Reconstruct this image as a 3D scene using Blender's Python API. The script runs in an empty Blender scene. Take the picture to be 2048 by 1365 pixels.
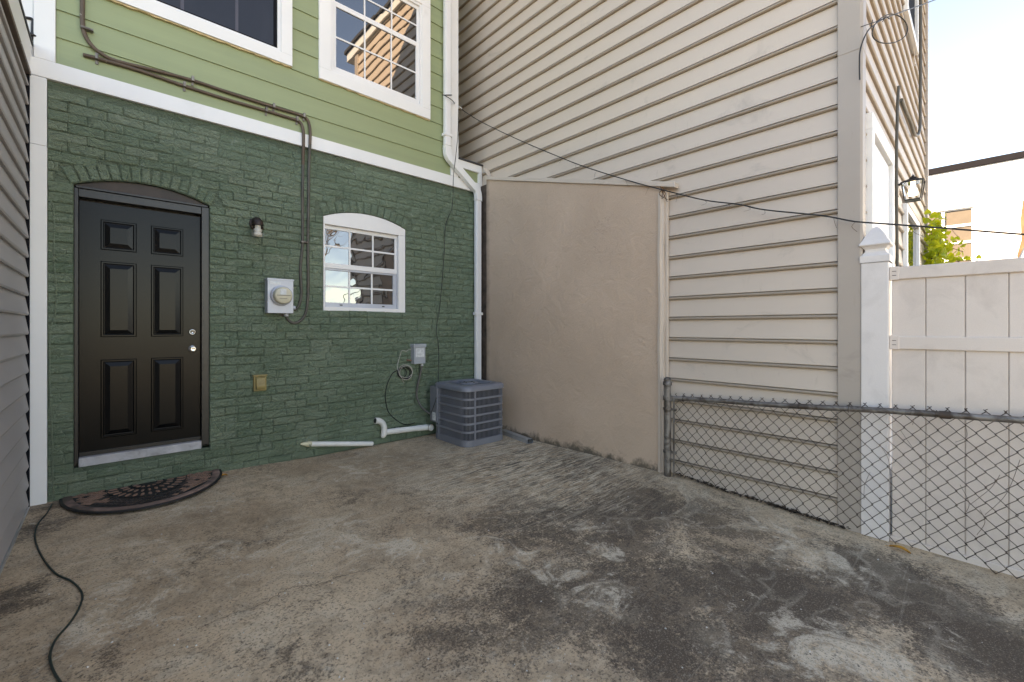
import bpy, math, random
from mathutils import Vector, Matrix, noise as mnoise
random.seed(7)
R_ = math.radians
S = bpy.context.scene
COL = S.collection

# ------------------------------------------------------------------ camera, sky, sun, exposure
FPX, Y0, CX, YAW = 868.1, 655.3, 1024.0, R_(47.389)
CAM = Vector((-3.876, -4.869, 1.36))
cd = bpy.data.cameras.new('camera'); cam = bpy.data.objects.new('camera', cd); COL.objects.link(cam)
cd.sensor_width = 36.0; cd.lens = FPX / 2048 * 36.0
cd.shift_y = -(682.5 - Y0) / 2048.0
cd.clip_start = 0.05; cd.clip_end = 3000
cam.location = CAM; cam.rotation_euler = (R_(90), 0, YAW - R_(90))
S.camera = cam
SUN_AZ, SUN_EL = 138.0, 33.0           # azimuth from +X, elevation
w = bpy.data.worlds.new('World'); S.world = w; w.use_nodes = True
wn, wl = w.node_tree.nodes, w.node_tree.links
sky = wn.new('ShaderNodeTexSky'); sky.sky_type = 'NISHITA'; sky.sun_disc = False
sky.sun_elevation = R_(SUN_EL); sky.sun_rotation = R_(90 - SUN_AZ)
sky.air_density = 1.0; sky.dust_density = 0.0; sky.ozone_density = 3.5; sky.altitude = 1800
wl.new(sky.outputs[0], wn['Background'].inputs[0]); wn['Background'].inputs[1].default_value = 0.13
sd = bpy.data.lights.new('sun', 'SUN'); so = bpy.data.objects.new('sun', sd); COL.objects.link(so)
sd.energy = 4.5; sd.angle = R_(0.53); sd.color = (1.0, 0.94, 0.86)
tosun = Vector((math.cos(R_(SUN_AZ)) * math.cos(R_(SUN_EL)), math.sin(R_(SUN_AZ)) * math.cos(R_(SUN_EL)), math.sin(R_(SUN_EL))))
so.rotation_euler = (-tosun).to_track_quat('-Z', 'Y').to_euler(); so.location = tosun * 40
vs = S.view_settings
vs.view_transform = 'Standard'; vs.look = 'None'; vs.gamma = 1.0; vs.use_curve_mapping = False
vs.exposure = 2.55
S.cycles.use_denoising = True; S.cycles.denoising_prefilter = 'ACCURATE'; S.cycles.denoising_input_passes = 'RGB_ALBEDO_NORMAL'
vs.use_white_balance = True; vs.white_balance_temperature = 11200; vs.white_balance_tint = 17

# ------------------------------------------------------------------ pixel -> place
FW = Vector((math.cos(YAW), math.sin(YAW), 0)); RT = Vector((math.sin(YAW), -math.cos(YAW), 0))
def ray(px, py): return FW + RT * ((px - CX) / FPX) + Vector((0, 0, (Y0 - py) / FPX))
def G(px, py, off=0.0):            # on the rear wall (plane Y = -off)
    d = ray(px, py); return CAM + d * ((-off - CAM.y) / d.y)
def W(px, py, off=0.0):            # on the side wall (plane X = -off)
    d = ray(px, py); return CAM + d * ((-off - CAM.x) / d.x)
FY = -4.278                        # facade plane of the beige house
def FA(px, py, off=0.0):
    d = ray(px, py); return CAM + d * ((FY - off - CAM.y) / d.y)
CTRL = [(-4.3, 0, .02), (-3.2, 0, .0), (-2, 0, -.03), (-.6, 0, -.03), (-.07, -1.2, -.028), (-.07, -2.0, -.012), (-.07, -2.85, 0.0), (0, -3.6, -.05),
        (0, -4.2, -.085), (0, -5, -.095), (-4.3, -1, 0), (-2.2, -2, -.01), (-2.5, -4, -.03), (-4, -5, -.02), (-1, -6, -.08), (-4, -8, -.05), (0, -8, -.1)]
def gz(x, y):
    a = b = 0.0
    for cx, cy, cz in CTRL:
        k = 1.0 / ((x - cx) ** 2 + (y - cy) ** 2 + .12) ** 1.5
        a += k * cz; b += k
    return a / b
def Gd(px, py, up=0.0):
    z = -.02
    for _ in range(6):
        d = ray(px, py); p = CAM + d * ((z + up - CAM.z) / d.z); z = gz(p.x, p.y)
    return p

# ------------------------------------------------------------------ materials
def nd(t, kind, **kw):
    n = t.nodes.new(kind)
    for k, v in kw.items(): setattr(n, k, v)
    return n
def mixc(t, fac, a, b, blend='MIX'):
    m = nd(t, 'ShaderNodeMix', data_type='RGBA', blend_type=blend)
    for i, v in ((0, fac), (6, a), (7, b)):
        if isinstance(v, (int, float)): m.inputs[i].default_value = v
        elif isinstance(v, tuple): m.inputs[i].default_value = (*v[:3], 1)
        else: t.links.new(v, m.inputs[i])
    return m.outputs[2]
def rng(t, v, a, b, c=0.0, d=1.0):
    m = nd(t, 'ShaderNodeMapRange'); m.inputs[1].default_value = a; m.inputs[2].default_value = b
    m.inputs[3].default_value = c; m.inputs[4].default_value = d; t.links.new(v, m.inputs[0]); return m.outputs[0]
def mth(t, op, a, b=0.0):
    m = nd(t, 'ShaderNodeMath', operation=op)
    for i, v in ((0, a), (1, b)):
        if isinstance(v, (int, float)): m.inputs[i].default_value = v
        else: t.links.new(v, m.inputs[i])
    return m.outputs[0]
def pos(t, scale=(1, 1, 1), rot=(0, 0, 0), loc=(0, 0, 0)):
    g = nd(t, 'ShaderNodeNewGeometry'); m = nd(t, 'ShaderNodeMapping')
    m.inputs[1].default_value = loc; m.inputs[2].default_value = rot; m.inputs[3].default_value = scale
    t.links.new(g.outputs['Position'], m.inputs[0]); return m.outputs[0]
def noi(t, vec, scale, detail=4.0, rough=.55, dist=0.0):
    n = nd(t, 'ShaderNodeTexNoise'); n.inputs['Scale'].default_value = scale; n.inputs['Detail'].default_value = detail
    n.inputs['Roughness'].default_value = rough; n.inputs['Distortion'].default_value = dist
    t.links.new(vec, n.inputs['Vector']); return n.outputs[0]
def bumpn(t, h, strength, dist, base=None):
    b = nd(t, 'ShaderNodeBump'); b.inputs['Strength'].default_value = strength; b.inputs['Distance'].default_value = dist
    t.links.new(h, b.inputs['Height'])
    if base is not None: t.links.new(base, b.inputs['Normal'])
    return b.outputs[0]
def newmat(name):
    m = bpy.data.materials.new(name); m.use_nodes = True; t = m.node_tree; return m, t, t.nodes['Principled BSDF']
def mat(name, col, rough=.6, var=.18, vs_=2.5, bump=.15, bs=60, bd=.002, metal=0.0, spec=.5, dirt=None, rnd=.0, stretch=(1, 1, 1), fine=0.0):
    m, t, p = newmat(name)
    v = pos(t, stretch); n = noi(t, v, vs_, 6, .6)
    c = mixc(t, rng(t, n, .3, .7), tuple(x * (1 - var) for x in col), tuple(min(1, x * (1 + var)) for x in col))
    if fine:
        f = noi(t, v, 190, 2, .6); c = mixc(t, rng(t, f, .35, .65, 0, fine), c, tuple(x * .45 for x in col))
    if dirt:
        dc, ds, lo, hi, amt = dirt
        dn = noi(t, v, ds, 8, .65, .6); c = mixc(t, rng(t, dn, lo, hi, 0, amt), c, dc)
    if rnd:
        oi = nd(t, 'ShaderNodeObjectInfo'); c = mixc(t, rng(t, oi.outputs['Random'], 0, 1, 0, rnd), c, tuple(x * .55 for x in col))
    t.links.new(c, p.inputs['Base Color'])
    p.inputs['Roughness'].default_value = rough; p.inputs['Metallic'].default_value = metal
    p.inputs['Specular IOR Level'].default_value = spec
    if bump: t.links.new(bumpn(t, noi(t, v, bs, 5, .6), bump, bd), p.inputs['Normal'])
    return m

M = {}
def brickpaint(name, rough, bstr, k=1.0):
    m, t, p = newmat(name)
    v = pos(t, (1, 1, 1.9)); v0 = pos(t)
    n1 = noi(t, v, 1.6, 6, .6)
    c = mixc(t, rng(t, n1, .32, .68), (.140, .218, .142), (.238, .330, .228))
    n2 = noi(t, v, 9, 6, .65, .8)
    c = mixc(t, rng(t, n2, .60, .68, 0, .6), c, (.40, .49, .40))
    n3 = noi(t, v, 14, 5, .6, .4)
    c = mixc(t, rng(t, n3, .60, .72, 0, .5), c, (.20, .215, .11))
    oi = nd(t, 'ShaderNodeObjectInfo'); c = mixc(t, rng(t, oi.outputs['Random'], 0, 1, 0, .42), c, (.33, .39, .29))
    if k != 1.0: c = mixc(t, 1.0, c, (k, k, k), 'MULTIPLY')
    t.links.new(c, p.inputs['Base Color']); p.inputs['Roughness'].default_value = rough
    h1 = noi(t, v, 20, 7, .68, 1.1); h2 = noi(t, v, 75, 5, .65, .5)
    vr = nd(t, 'ShaderNodeTexVoronoi', feature='DISTANCE_TO_EDGE'); vr.inputs['Scale'].default_value = 7
    mp = mixc(t, .12, v, noi(t, v0, 6, 4)); t.links.new(mp, vr.inputs['Vector'])
    crack = rng(t, vr.outputs[0], 0, .03, 0, 1)
    b = bumpn(t, h1, bstr, .055); b = bumpn(t, h2, .9, .007, b); b = bumpn(t, crack, .7, .014, b)
    t.links.new(b, p.inputs['Normal']); return m
M['brick'] = brickpaint('green_painted_brick', .31, 1.0)
M['mortar'] = brickpaint('green_painted_mortar', .5, .95, .72)  # darker than the bricks: joint dirt, plus a little shade painted in
M['clap'] = mat('green_clapboard_paint', (.275, .325, .175), .5, .08, 1.8, .35, 55, .0015, stretch=(.18, 1, 3), rnd=.08, dirt=((.17, .235, .16), 1.1, .5, .8, .35))
M['white'] = mat('white_trim_paint', (.80, .80, .79), .45, .03, 1.5, .12, 40, .001, dirt=((.55, .52, .46), 2.5, .62, .85, .5))
M['whitepl'] = mat('white_vinyl', (.78, .78, .78), .32, .03, 3, .05, 20, .001)
M['caulk'] = mat('aged_caulk', (.62, .48, .28), .7, .2, 12, .5, 70, .003)
def siding(name, col, amt):
    m, t, p = newmat(name)
    v = pos(t, (1, .35, 1)); n = noi(t, v, 1.1, 5, .6)
    c = mixc(t, rng(t, n, .3, .7), tuple(x * .93 for x in col), tuple(x * 1.05 for x in col))
    d = noi(t, pos(t, (1, .6, 1)), 3.0, 9, .72, .8)
    c = mixc(t, rng(t, d, .58, .80, 0, amt), c, tuple(x * .42 for x in col))
    g = noi(t, pos(t, (3, 3, .5)), 9, 6, .7); c = mixc(t, rng(t, g, .62, .82, 0, amt * .8), c, (col[0] * .55, col[1] * .5, col[2] * .42))
    t.links.new(c, p.inputs['Base Color']); p.inputs['Roughness'].default_value = .48
    b = bumpn(t, noi(t, v, 5, 3), .18, .01); b = bumpn(t, noi(t, v, 140, 3), .10, .001, b)
    t.links.new(b, p.inputs['Normal']); return m
M['beige'] = siding('beige_aluminium_siding', (.575, .482, .402), .6)
M['beigetrim'] = siding('taupe_corner_trim', (.40, .34, .29), .5)
M['bead'] = siding('dark_siding_bead', (.33, .265, .205), .6)
M['grey'] = mat('grey_vinyl_siding', (.42, .40, .395), .5, .08, 1.5, .2, 60, .001, stretch=(1, .3, 1), rnd=.1)
def stucco():
    m, t, p = newmat('tan_stucco')
    v = pos(t); n = noi(t, v, .9, 5, .6, .4)
    c = mixc(t, rng(t, n, .3, .7), (.50, .365, .272), (.61, .452, .342))
    n2 = noi(t, v, 5, 8, .7); c = mixc(t, rng(t, n2, .6, .8, 0, .35), c, (.36, .27, .205))
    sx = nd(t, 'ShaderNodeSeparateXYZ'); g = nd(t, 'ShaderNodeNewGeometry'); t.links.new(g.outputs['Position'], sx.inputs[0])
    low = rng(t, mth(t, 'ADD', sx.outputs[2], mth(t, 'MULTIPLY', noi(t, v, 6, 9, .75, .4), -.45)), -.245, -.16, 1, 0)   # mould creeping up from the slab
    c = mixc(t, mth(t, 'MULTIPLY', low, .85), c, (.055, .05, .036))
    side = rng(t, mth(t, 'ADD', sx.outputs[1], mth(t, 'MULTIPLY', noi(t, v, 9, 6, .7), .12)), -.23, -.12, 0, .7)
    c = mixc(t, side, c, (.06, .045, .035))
    t.links.new(c, p.inputs['Base Color']); p.inputs['Roughness'].default_value = .85
    h = noi(t, v, 5, 5, .6, 1.2); h2 = noi(t, v, 45, 6, .65, .6); h3 = noi(t, v, 120, 4, .7)
    c = mixc(t, rng(t, h3, .52, .66, 0, .30), c, (.25, .19, .145)); hc = mth(t, 'ABSOLUTE', mth(t, 'SUBTRACT', noi(t, v, 2.3, 5, .6, .5), .5)); hm = mth(t, 'MULTIPLY', rng(t, hc, 0, .003, .35, 0), rng(t, noi(t, pos(t, loc=(3, 3, 3)), 1.7, 3), .52, .6)); c = mixc(t, hm, c, (.14, .10, .075)); t.links.new(c, p.inputs['Base Color'])
    b = bumpn(t, h, .35, .03); b = bumpn(t, h2, .35, .006, b); b = bumpn(t, h3, .5, .003, b)
    t.links.new(b, p.inputs['Normal']); return m
M['stucco'] = stucco()
M['blackpaint'] = mat('black_door_paint', (.003, .003, .0033), .24, .25, 3, .10, 25, .002, spec=.2)
M['blackwood'] = mat('black_frame_paint', (.013, .012, .012), .34, .3, 5, .4, 30, .003)
M['brownboard'] = mat('scuffed_brown_black_board', (.035, .02, .014), .5, .5, 6, .3, 30, .002)
M['sill'] = mat('worn_grey_sill', (.42, .42, .44), .55, .2, 7, .4, 60, .002, dirt=((.12, .12, .11), 9, .5, .75, .7))
M['chrome'] = mat('brushed_nickel', (.62, .60, .56), .25, .05, 8, .05, 40, .001, metal=1)
M['galv'] = mat('weathered_galvanised_steel', (.24, .22, .20), .55, .3, 7, .3, 80, .001, metal=.5, dirt=((.05, .034, .025), 9, .42, .6, .85))
M['rustwire'] = mat('rusty_fence_wire', (.060, .040, .03), .7, .4, 3, .2, 90, .001, metal=.15, dirt=((.22, .20, .18), 3, .58, .75, .5))
M['alu'] = mat('galvanised_downspout', (.55, .58, .60), .38, .1, 9, .1, 40, .001, metal=.75)
M['cable'] = mat('brown_service_cable', (.105, .07, .048), .6, .25, 6, .3, 90, .001, dirt=((.6, .58, .52), 16, .66, .72, .7))
M['cablegrey'] = mat('grey_green_service_cable', (.085, .08, .066), .6, .25, 6, .3, 90, .001)
M['black'] = mat('black_rubber_cable', (.012, .012, .012), .5, .2, 8, 0)
M['darkgreen'] = mat('dark_green_cord', (.018, .03, .024), .5, .3, 10, .1, 60)
M['meter'] = mat('grey_meter_enamel', (.46, .49, .55), .42, .05, 5, .05, 60, .001, metal=.2)
M['cream'] = mat('cream_meter_face', (.62, .58, .45), .4, .06, 5, .05, 60)
M['boxgrey'] = mat('grey_box_enamel', (.36, .39, .42), .45, .06, 6, .05, 60, .001)
M['labelgrey'] = mat('faded_box_label', (.60, .63, .64), .5, .25, 30, 0)
M['flex'] = mat('grey_flex_conduit', (.10, .095, .085), .6, .2, 10, .1, 60)
M['brass'] = mat('tarnished_yellow_plastic', (.30, .225, .085), .5, .25, 14, .2, 60, dirt=((.1, .06, .02), 12, .5, .75, .7))
M['pvc'] = mat('scuffed_white_pvc', (.74, .74, .71), .38, .08, 6, .05, 50, .001, dirt=((.03, .03, .03), 16, .70, .73, .9))
M['pvcold'] = mat('yellowed_pvc', (.66, .61, .42), .45, .12, 10, .2, 50, .002, dirt=((.10, .13, .09), 12, .5, .6, .9))
M['ac'] = mat('blue_grey_ac_enamel', (.19, .202, .232), .42, .06, 4, .05, 60, .001, metal=.1, dirt=((.16, .16, .16), 6, .58, .8, .5))
M['acdark'] = mat('dark_condenser_coil', (.012, .012, .013), .8, .4, 30, .2, 200, .002)
M['matblack'] = mat('black_rubber_mat', (.016, .015, .015), .65, .4, 12, .4, 120, .002, dirt=((.12, .10, .08), 20, .58, .75, .5))
M['terra'] = mat('dusty_terracotta_rubber', (.30, .175, .125), .8, .25, 7, .3, 120, .002, dirt=((.05, .04, .035), 6.0, .55, .7, .7), rnd=.3)
M['terradirty'] = mat('blackened_terracotta_rubber', (.045, .035, .03), .8, .4, 9, .3, 120, .002, rnd=.3)
M['border'] = mat('pink_rubber_border', (.34, .215, .175), .75, .12, 8, .3, 120, .002, dirt=((.05, .045, .04), 2.2, .42, .6, .85))
M['vfence'] = mat('dirty_white_vinyl_fence', (.67, .58, .515), .45, .05, 1.2, .06, 30, .002, dirt=((.36, .29, .25), 4.0, .5, .82, .5), fine=.10)
M['vpost'] = mat('white_vinyl_post', (.72, .67, .635), .45, .05, 1.2, .06, 30, .002, dirt=((.40, .36, .33), 5.0, .52, .85, .4), fine=.08)
M['farwhite'] = mat('white_painted_masonry', (.66, .69, .72), .7, .03, .6, .1, 20, .003, dirt=((.62, .60, .58), .9, .6, .85, .3))
M['slate'] = mat('dark_slate_paint', (.010, .010, .013), .8, .15, 4, .1, 40, spec=.08)
M['tanpane'] = mat('brown_papered_pane', (.10, .083, .066), .5, .12, 3, .1, 30)
M['rustplaster'] = mat('brown_exposed_plaster', (.13, .085, .05), .9, .4, 3, .6, 12, .02)
M['bark'] = mat('grey_brown_bark', (.12, .095, .075), .85, .3, 12, .6, 40, .01)
M['stem'] = mat('brown_vine_stem', (.09, .05, .03), .8, .3, 12, .3, 60)
M['soil'] = mat('dry_leaf_litter', (.055, .038, .026), .9, .5, 30, .5, 90, .004, rnd=.4)
M['leafo'] = mat('orange_dead_leaf', (.55, .24, .03), .6, .3, 30, .2, 90)
M['chip'] = mat('pale_mortar_crumb', (.55, .52, .47), .8, .2, 30, 0)
M['roofing'] = mat('dark_roofing', (.05, .05, .052), .85, .2, 4, .4, 60)
M['brownfoam'] = mat('brown_joint_filler', (.085, .06, .045), .9, .45, 9, .8, 45, .008)
M['paintedcable'] = M['brick']

def glass(name, f0, tint, wav, rough=.01):
    m, t, p = newmat(name)
    p.inputs['Base Color'].default_value = (*tint, 1); p.inputs['Roughness'].default_value = rough
    p.inputs['IOR'].default_value = f0; p.inputs['Specular IOR Level'].default_value = .5
    if wav: t.links.new(bumpn(t, noi(t, pos(t), wav[0], 2, .5, .3), wav[1], wav[2]), p.inputs['Normal'])
    return m
M['glass'] = glass('window_glass', 2.5, (.012, .013, .015), (1.2, .04, .05))
M['wavyglass'] = glass('rippled_window_glass', 2.45, (.012, .012, .014), (2.6, .16, .03))
M['screen'] = mat('dark_insect_screen', (.012, .012, .017), .30, .2, 2.2, .1, 400, .0005, stretch=(1, 1, .4), dirt=((.03, .03, .04), 3, .5, .8, .5))
M['jar'] = None
def jarglass():
    m, t, p = newmat('clear_jar_glass')
    p.inputs['Base Color'].default_value = (.95, .95, .93, 1); p.inputs['Roughness'].default_value = .05
    p.inputs['Transmission Weight'].default_value = 1.0; p.inputs['IOR'].default_value = 1.15
    return m
M['jar'] = jarglass()
def bulb():
    m, t, p = newmat('lit_lantern_bulb'); p.inputs['Base Color'].default_value = (.9, .88, .8, 1)
    p.inputs['Emission Color'].default_value = (1, .93, .8, 1); p.inputs['Emission Strength'].default_value = .8
    return m
M['bulb'] = bulb()
M['porcelain'] = mat('white_lamp', (.75, .73, .68), .4, .05, 5, 0)
def leafmat():
    m, t, p = newmat('yellow_green_vine_leaf')
    oi = nd(t, 'ShaderNodeObjectInfo'); n = noi(t, pos(t), 9, 3)
    c = mixc(t, rng(t, n, .35, .65), (.20, .32, .02), (.46, .48, .03))
    t.links.new(c, p.inputs['Base Color']); p.inputs['Roughness'].default_value = .5
    tr = nd(t, 'ShaderNodeBsdfTranslucent'); t.links.new(mixc(t, .5, c, (.70, .68, .05)), tr.inputs[0])
    mx = nd(t, 'ShaderNodeMixShader'); mx.inputs[0].default_value = .5
    t.links.new(p.outputs[0], mx.inputs[1]); t.links.new(tr.outputs[0], mx.inputs[2])
    t.links.new(mx.outputs[0], t.nodes['Material Output'].inputs[0]); return m
M['vine'] = leafmat()

def concrete():
    m, t, p = newmat('stained_concrete'); L = t.links
    v = pos(t); v2 = pos(t, loc=(7, 3, 0)); v3 = pos(t, loc=(-4, 9, 0)); v4 = pos(t, loc=(2, -8, 0))
    fine = noi(t, v, 75, 5, .8); fine2 = noi(t, v2, 130, 3, .75); midg = noi(t, v3, 24, 6, .75, .4)
    def bias(lst):
        tot = None
        for px, py, rad, amt in lst:
            dv = nd(t, 'ShaderNodeVectorMath', operation='DISTANCE'); L.new(v, dv.inputs[0]); dv.inputs[1].default_value = Gd(px, py)
            f = rng(t, dv.outputs['Value'], 0, rad, amt, 0); t.nodes[-1].interpolation_type = 'SMOOTHSTEP'
            tot = f if tot is None else mth(t, 'ADD', tot, f)
        return tot
    def mask(bi, base, n, amp, lo, hi, grain):
        x = mth(t, 'ADD', bi, mth(t, 'MULTIPLY', mth(t, 'SUBTRACT', n, .5), amp)); x = mth(t, 'ADD', x, base)
        x = mth(t, 'ADD', x, mth(t, 'MULTIPLY', mth(t, 'SUBTRACT', fine, .5), grain)); x = mth(t, 'ADD', x, mth(t, 'MULTIPLY', mth(t, 'SUBTRACT', midg, .5), grain * .7))
        return rng(t, x, lo, hi)
    big = noi(t, v, .8, 8, .6, .4)
    c = mixc(t, rng(t, big, .36, .64), (.44, .315, .205), (.68, .510, .345))
    mt_ = noi(t, v2, 6.5, 9, .72, 1.0); c = mixc(t, rng(t, mt_, .46, .62, 0, .5), c, (.21, .155, .105)); mt2 = noi(t, v3, 11, 8, .75, .8); c = mixc(t, rng(t, mt2, .52, .64, 0, .45), c, (.60, .49, .36))
    c = mixc(t, rng(t, noi(t, v4, 1.3, 6, .6), .52, .66, 0, .5), c, (.46, .31, .195))
    D = bias([(1500, 1150, 2.1, .22), (1900, 1260, 1.5, .22), (1250, 1320, .9, .15), (1160, 1040, .95, .55), (1330, 1010, .7, .5), (1000, 1060, .6, .35), (1040, 1180, .5, .5), (1250, 1190, .6, .45), (1480, 1160, .55, .5), (1600, 1210, .45, .4), (1800, 1180, .6, .4),
              (1990, 1300, .5, .5), (1340, 1310, .35, .35), (850, 985, .8, .25), (1150, 930, .9, .3), (60, 1060, .4, .6), (20, 1200, .4, .6), (110, 1012, .25, .4), (900, 1290, .5, .3), (1500, 1300, .4, .3), (1750, 1130, .5, .3), (560, 1330, .3, .25)])
    n1 = noi(t, v2, 1.9, 12, .74, .8)
    dm_ = mask(D, -.22, n1, 2.6, -.05, .28, 1.7)
    c = mixc(t, mth(t, 'MULTIPLY', dm_, .82), c, (.125, .090, .064))
    n1b = noi(t, v4, 5.5, 10, .75, .7)
    dm2 = mask(D, -.42, n1b, 2.2, 0, .25, 1.4); c = mixc(t, mth(t, 'MULTIPLY', dm2, .65), c, (.072, .053, .040))
    P_ = bias([(650, 1085, .6, .32), (420, 1010, .5, .3), (300, 1150, .7, .25), (1000, 1092, .25, .2), (1110, 1150, .4, .25), (1230, 1110, .25, .4), (1200, 1195, .3, .2), (1180, 1060, .18, .3), (1620, 1290, .6, .28), (1720, 1330, .5, .25),
               (1560, 1060, .5, .25), (1650, 1130, .4, .3), (1050, 920, .9, .25), (750, 940, .8, .25), (200, 1260, .4, .25), (820, 1090, .3, .35)])
    n2 = noi(t, v3, 3.2, 11, .72, 1.6)
    pm = mask(P_, -.26, n2, 2.3, 0, .20, 1.3); c = mixc(t, mth(t, 'MULTIPLY', pm, .7), c, (.76, .65, .50))
    # scrubbing strokes by the corner
    dv = nd(t, 'ShaderNodeVectorMath', operation='DISTANCE'); L.new(v, dv.inputs[0]); dv.inputs[1].default_value = Gd(1060, 925)
    msk = rng(t, mth(t, 'ADD', dv.outputs['Value'], mth(t, 'MULTIPLY', n1, 1.6)), 1.3, 2.3, 1, 0)
    for k_, (ang_, lc_, col_, am) in enumerate([(28, (0, 0, 0), (.74, .62, .46), .95), (-34, (3, 1, 0), (.07, .06, .05), .85), (62, (1, 5, 0), (.62, .53, .40), .7), (8, (6, 2, 0), (.075, .068, .058), .6)]):
        br = noi(t, pos(t, (1.0, 9, 1), (0, 0, R_(ang_)), lc_), 2.4, 4, .5, 2.2)
        br = mth(t, 'ADD', br, mth(t, 'MULTIPLY', mth(t, 'SUBTRACT', fine, .5), .12))
        c = mixc(t, mth(t, 'MULTIPLY', msk, rng(t, br, .545, .585, 0, am)), c, col_)
    # trowel sweeps and scratches over the whole slab
    for ang_, lc_, lo in ((52, (0, 0, 0), .66), (-20, (4, 4, 0), .68), (80, (9, 1, 0), .68)):
        sc = noi(t, pos(t, (.6, 26, 1), (0, 0, R_(ang_)), lc_), 1.3, 3, .5, 1.4); c = mixc(t, rng(t, sc, lo, lo + .05, 0, .16), c, (.52, .46, .37))
    # outlines left by scrubbing and trowelling
    for sc_, lc_, am_ in ((1.5, (0, 0, 0), .30), (2.6, (5, 5, 0), .20)):
        rn = noi(t, pos(t, (1, 1.7, 1), (0, 0, R_(35)), lc_), sc_, 2.5, .45, .9); rd = mth(t, 'ABSOLUTE', mth(t, 'SUBTRACT', rn, .5))
        rd = mth(t, 'ADD', rd, mth(t, 'MULTIPLY', mth(t, 'SUBTRACT', fine, .5), .14))
        gm = rng(t, noi(t, pos(t, loc=(lc_[1], 4, 2)), 1.1, 4, .6), .50, .60)
        c = mixc(t, mth(t, 'MULTIPLY', gm, rng(t, rd, .0, .045, am_, 0)), c, (.72, .62, .48))
        c = mixc(t, mth(t, 'MULTIPLY', gm, rng(t, mth(t, 'SUBTRACT', rn, .5), .0, .05, am_ * .45, 0)), c, (.66, .55, .40)) if sc_ < 2 else c
    # sand grain and pits
    c = mixc(t, rng(t, fine, .53, .60, 0, .68), c, (.075, .058, .045))
    c = mixc(t, rng(t, fine2, .55, .66, 0, .38), c, (.66, .54, .41))
    c = mixc(t, rng(t, noi(t, v4, 38, 2, .5), .72, .76, 0, .8), c, (.05, .043, .036))
    L.new(c, p.inputs['Base Color']); p.inputs['Roughness'].default_value = .85; p.inputs['Specular IOR Level'].default_value = .25
    b = bumpn(t, midg, .5, .01); b = bumpn(t, fine, .6, .006, b); L.new(b, p.inputs['Normal']); return m
M['concrete'] = concrete()
M['crack'] = mat('crack_shadow_dirt', (.03, .026, .022), .95, .4, 20, 0)
M['earth'] = mat('pale_dry_ground', (.20, .17, .13), .9, .3, .6, .5, 8, .02)

# ------------------------------------------------------------------ mesh helpers
class MB:
    def __init__(s): s.v = []; s.f = []; s.sm = []
    def add(s, vs_, fs, smooth=False):
        o = len(s.v); s.v += [tuple(x) for x in vs_]
        for f in fs: s.f.append([i + o for i in f]); s.sm.append(smooth)
        return s
    def box(s, a, b):
        x0, x1 = sorted((a[0], b[0])); y0, y1 = sorted((a[1], b[1])); z0, z1 = sorted((a[2], b[2]))
        return s.add([(x0, y0, z0), (x1, y0, z0), (x1, y1, z0), (x0, y1, z0), (x0, y0, z1), (x1, y0, z1), (x1, y1, z1), (x0, y1, z1)],
                     [(0, 3, 2, 1), (4, 5, 6, 7), (0, 1, 5, 4), (1, 2, 6, 5), (2, 3, 7, 6), (3, 0, 4, 7)])
    def prism(s, poly, a, b, axis):          # poly of 2-tuples, extruded from a to b along axis 'x' or 'y' or 'z'
        n = len(poly)
        mk = {'y': lambda u, w_, d: (u, d, w_), 'x': lambda u, w_, d: (d, u, w_), 'z': lambda u, w_, d: (u, w_, d)}[axis]
        vs_ = [mk(u, w_, a) for u, w_ in poly] + [mk(u, w_, b) for u, w_ in poly]
        fs = [tuple(range(n)), tuple(range(2 * n - 1, n - 1, -1))] + [(i, i + n, (i + 1) % n + n, (i + 1) % n) for i in range(n)]
        return s.add(vs_, fs)
    def tube(s, pts, r, n=8, cap=True, smooth=True):
        pts = [Vector(p) for p in pts]; rings = []; m = len(pts)
        rr = r if isinstance(r, (list, tuple)) else [r] * m
        up = None
        for i, p in enumerate(pts):
            t = (pts[min(i + 1, m - 1)] - pts[max(i - 1, 0)]).normalized()
            if up is None: up = Vector((0, 0, 1)) if abs(t.z) < .9 else Vector((1, 0, 0))
            u = (up - t * up.dot(t))
            if u.length < 1e-5: u = t.orthogonal()
            u.normalize(); w_ = t.cross(u); up = u
            rings.append([p + (u * math.cos(2 * math.pi * k / n) + w_ * math.sin(2 * math.pi * k / n)) * rr[i] for k in range(n)])
        vs_ = [q for rg in rings for q in rg]
        fs = [(i * n + k, i * n + (k + 1) % n, (i + 1) * n + (k + 1) % n, (i + 1) * n + k) for i in range(m - 1) for k in range(n)]
        s.add(vs_, fs, smooth)
        if cap: s.add(rings[0], [tuple(range(n - 1, -1, -1))]); s.add(rings[-1], [tuple(range(n))])
        return s
    def lathe(s, prof, c, axis, n=20, smooth=True):   # prof = [(radius, along)], from c along unit axis
        ax = Vector(axis).normalized(); u = ax.orthogonal().normalized(); w_ = ax.cross(u); c = Vector(c)
        vs_ = [c + ax * h + (u * math.cos(2 * math.pi * k / n) + w_ * math.sin(2 * math.pi * k / n)) * r for r, h in prof for k in range(n)]
        fs = [(i * n + k, i * n + (k + 1) % n, (i + 1) * n + (k + 1) % n, (i + 1) * n + k) for i in range(len(prof) - 1) for k in range(n)]
        s.add(vs_, fs, smooth)
        if prof[0][0] > 1e-4: s.add(vs_[:n], [tuple(range(n - 1, -1, -1))])
        if prof[-1][0] > 1e-4: s.add(vs_[-n:], [tuple(range(n))])
        return s
    def mesh(s, name, m):
        me = bpy.data.meshes.new(name); me.from_pydata(s.v, [], s.f); me.update()
        me.polygons.foreach_set('use_smooth', s.sm); me.materials.append(m if not isinstance(m, str) else M[m]); return me
    def obj(s, name, m, parent=None, bevel=0.0, **props):
        return link(name, s.mesh(name, m), parent, bevel, **props)
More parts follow.
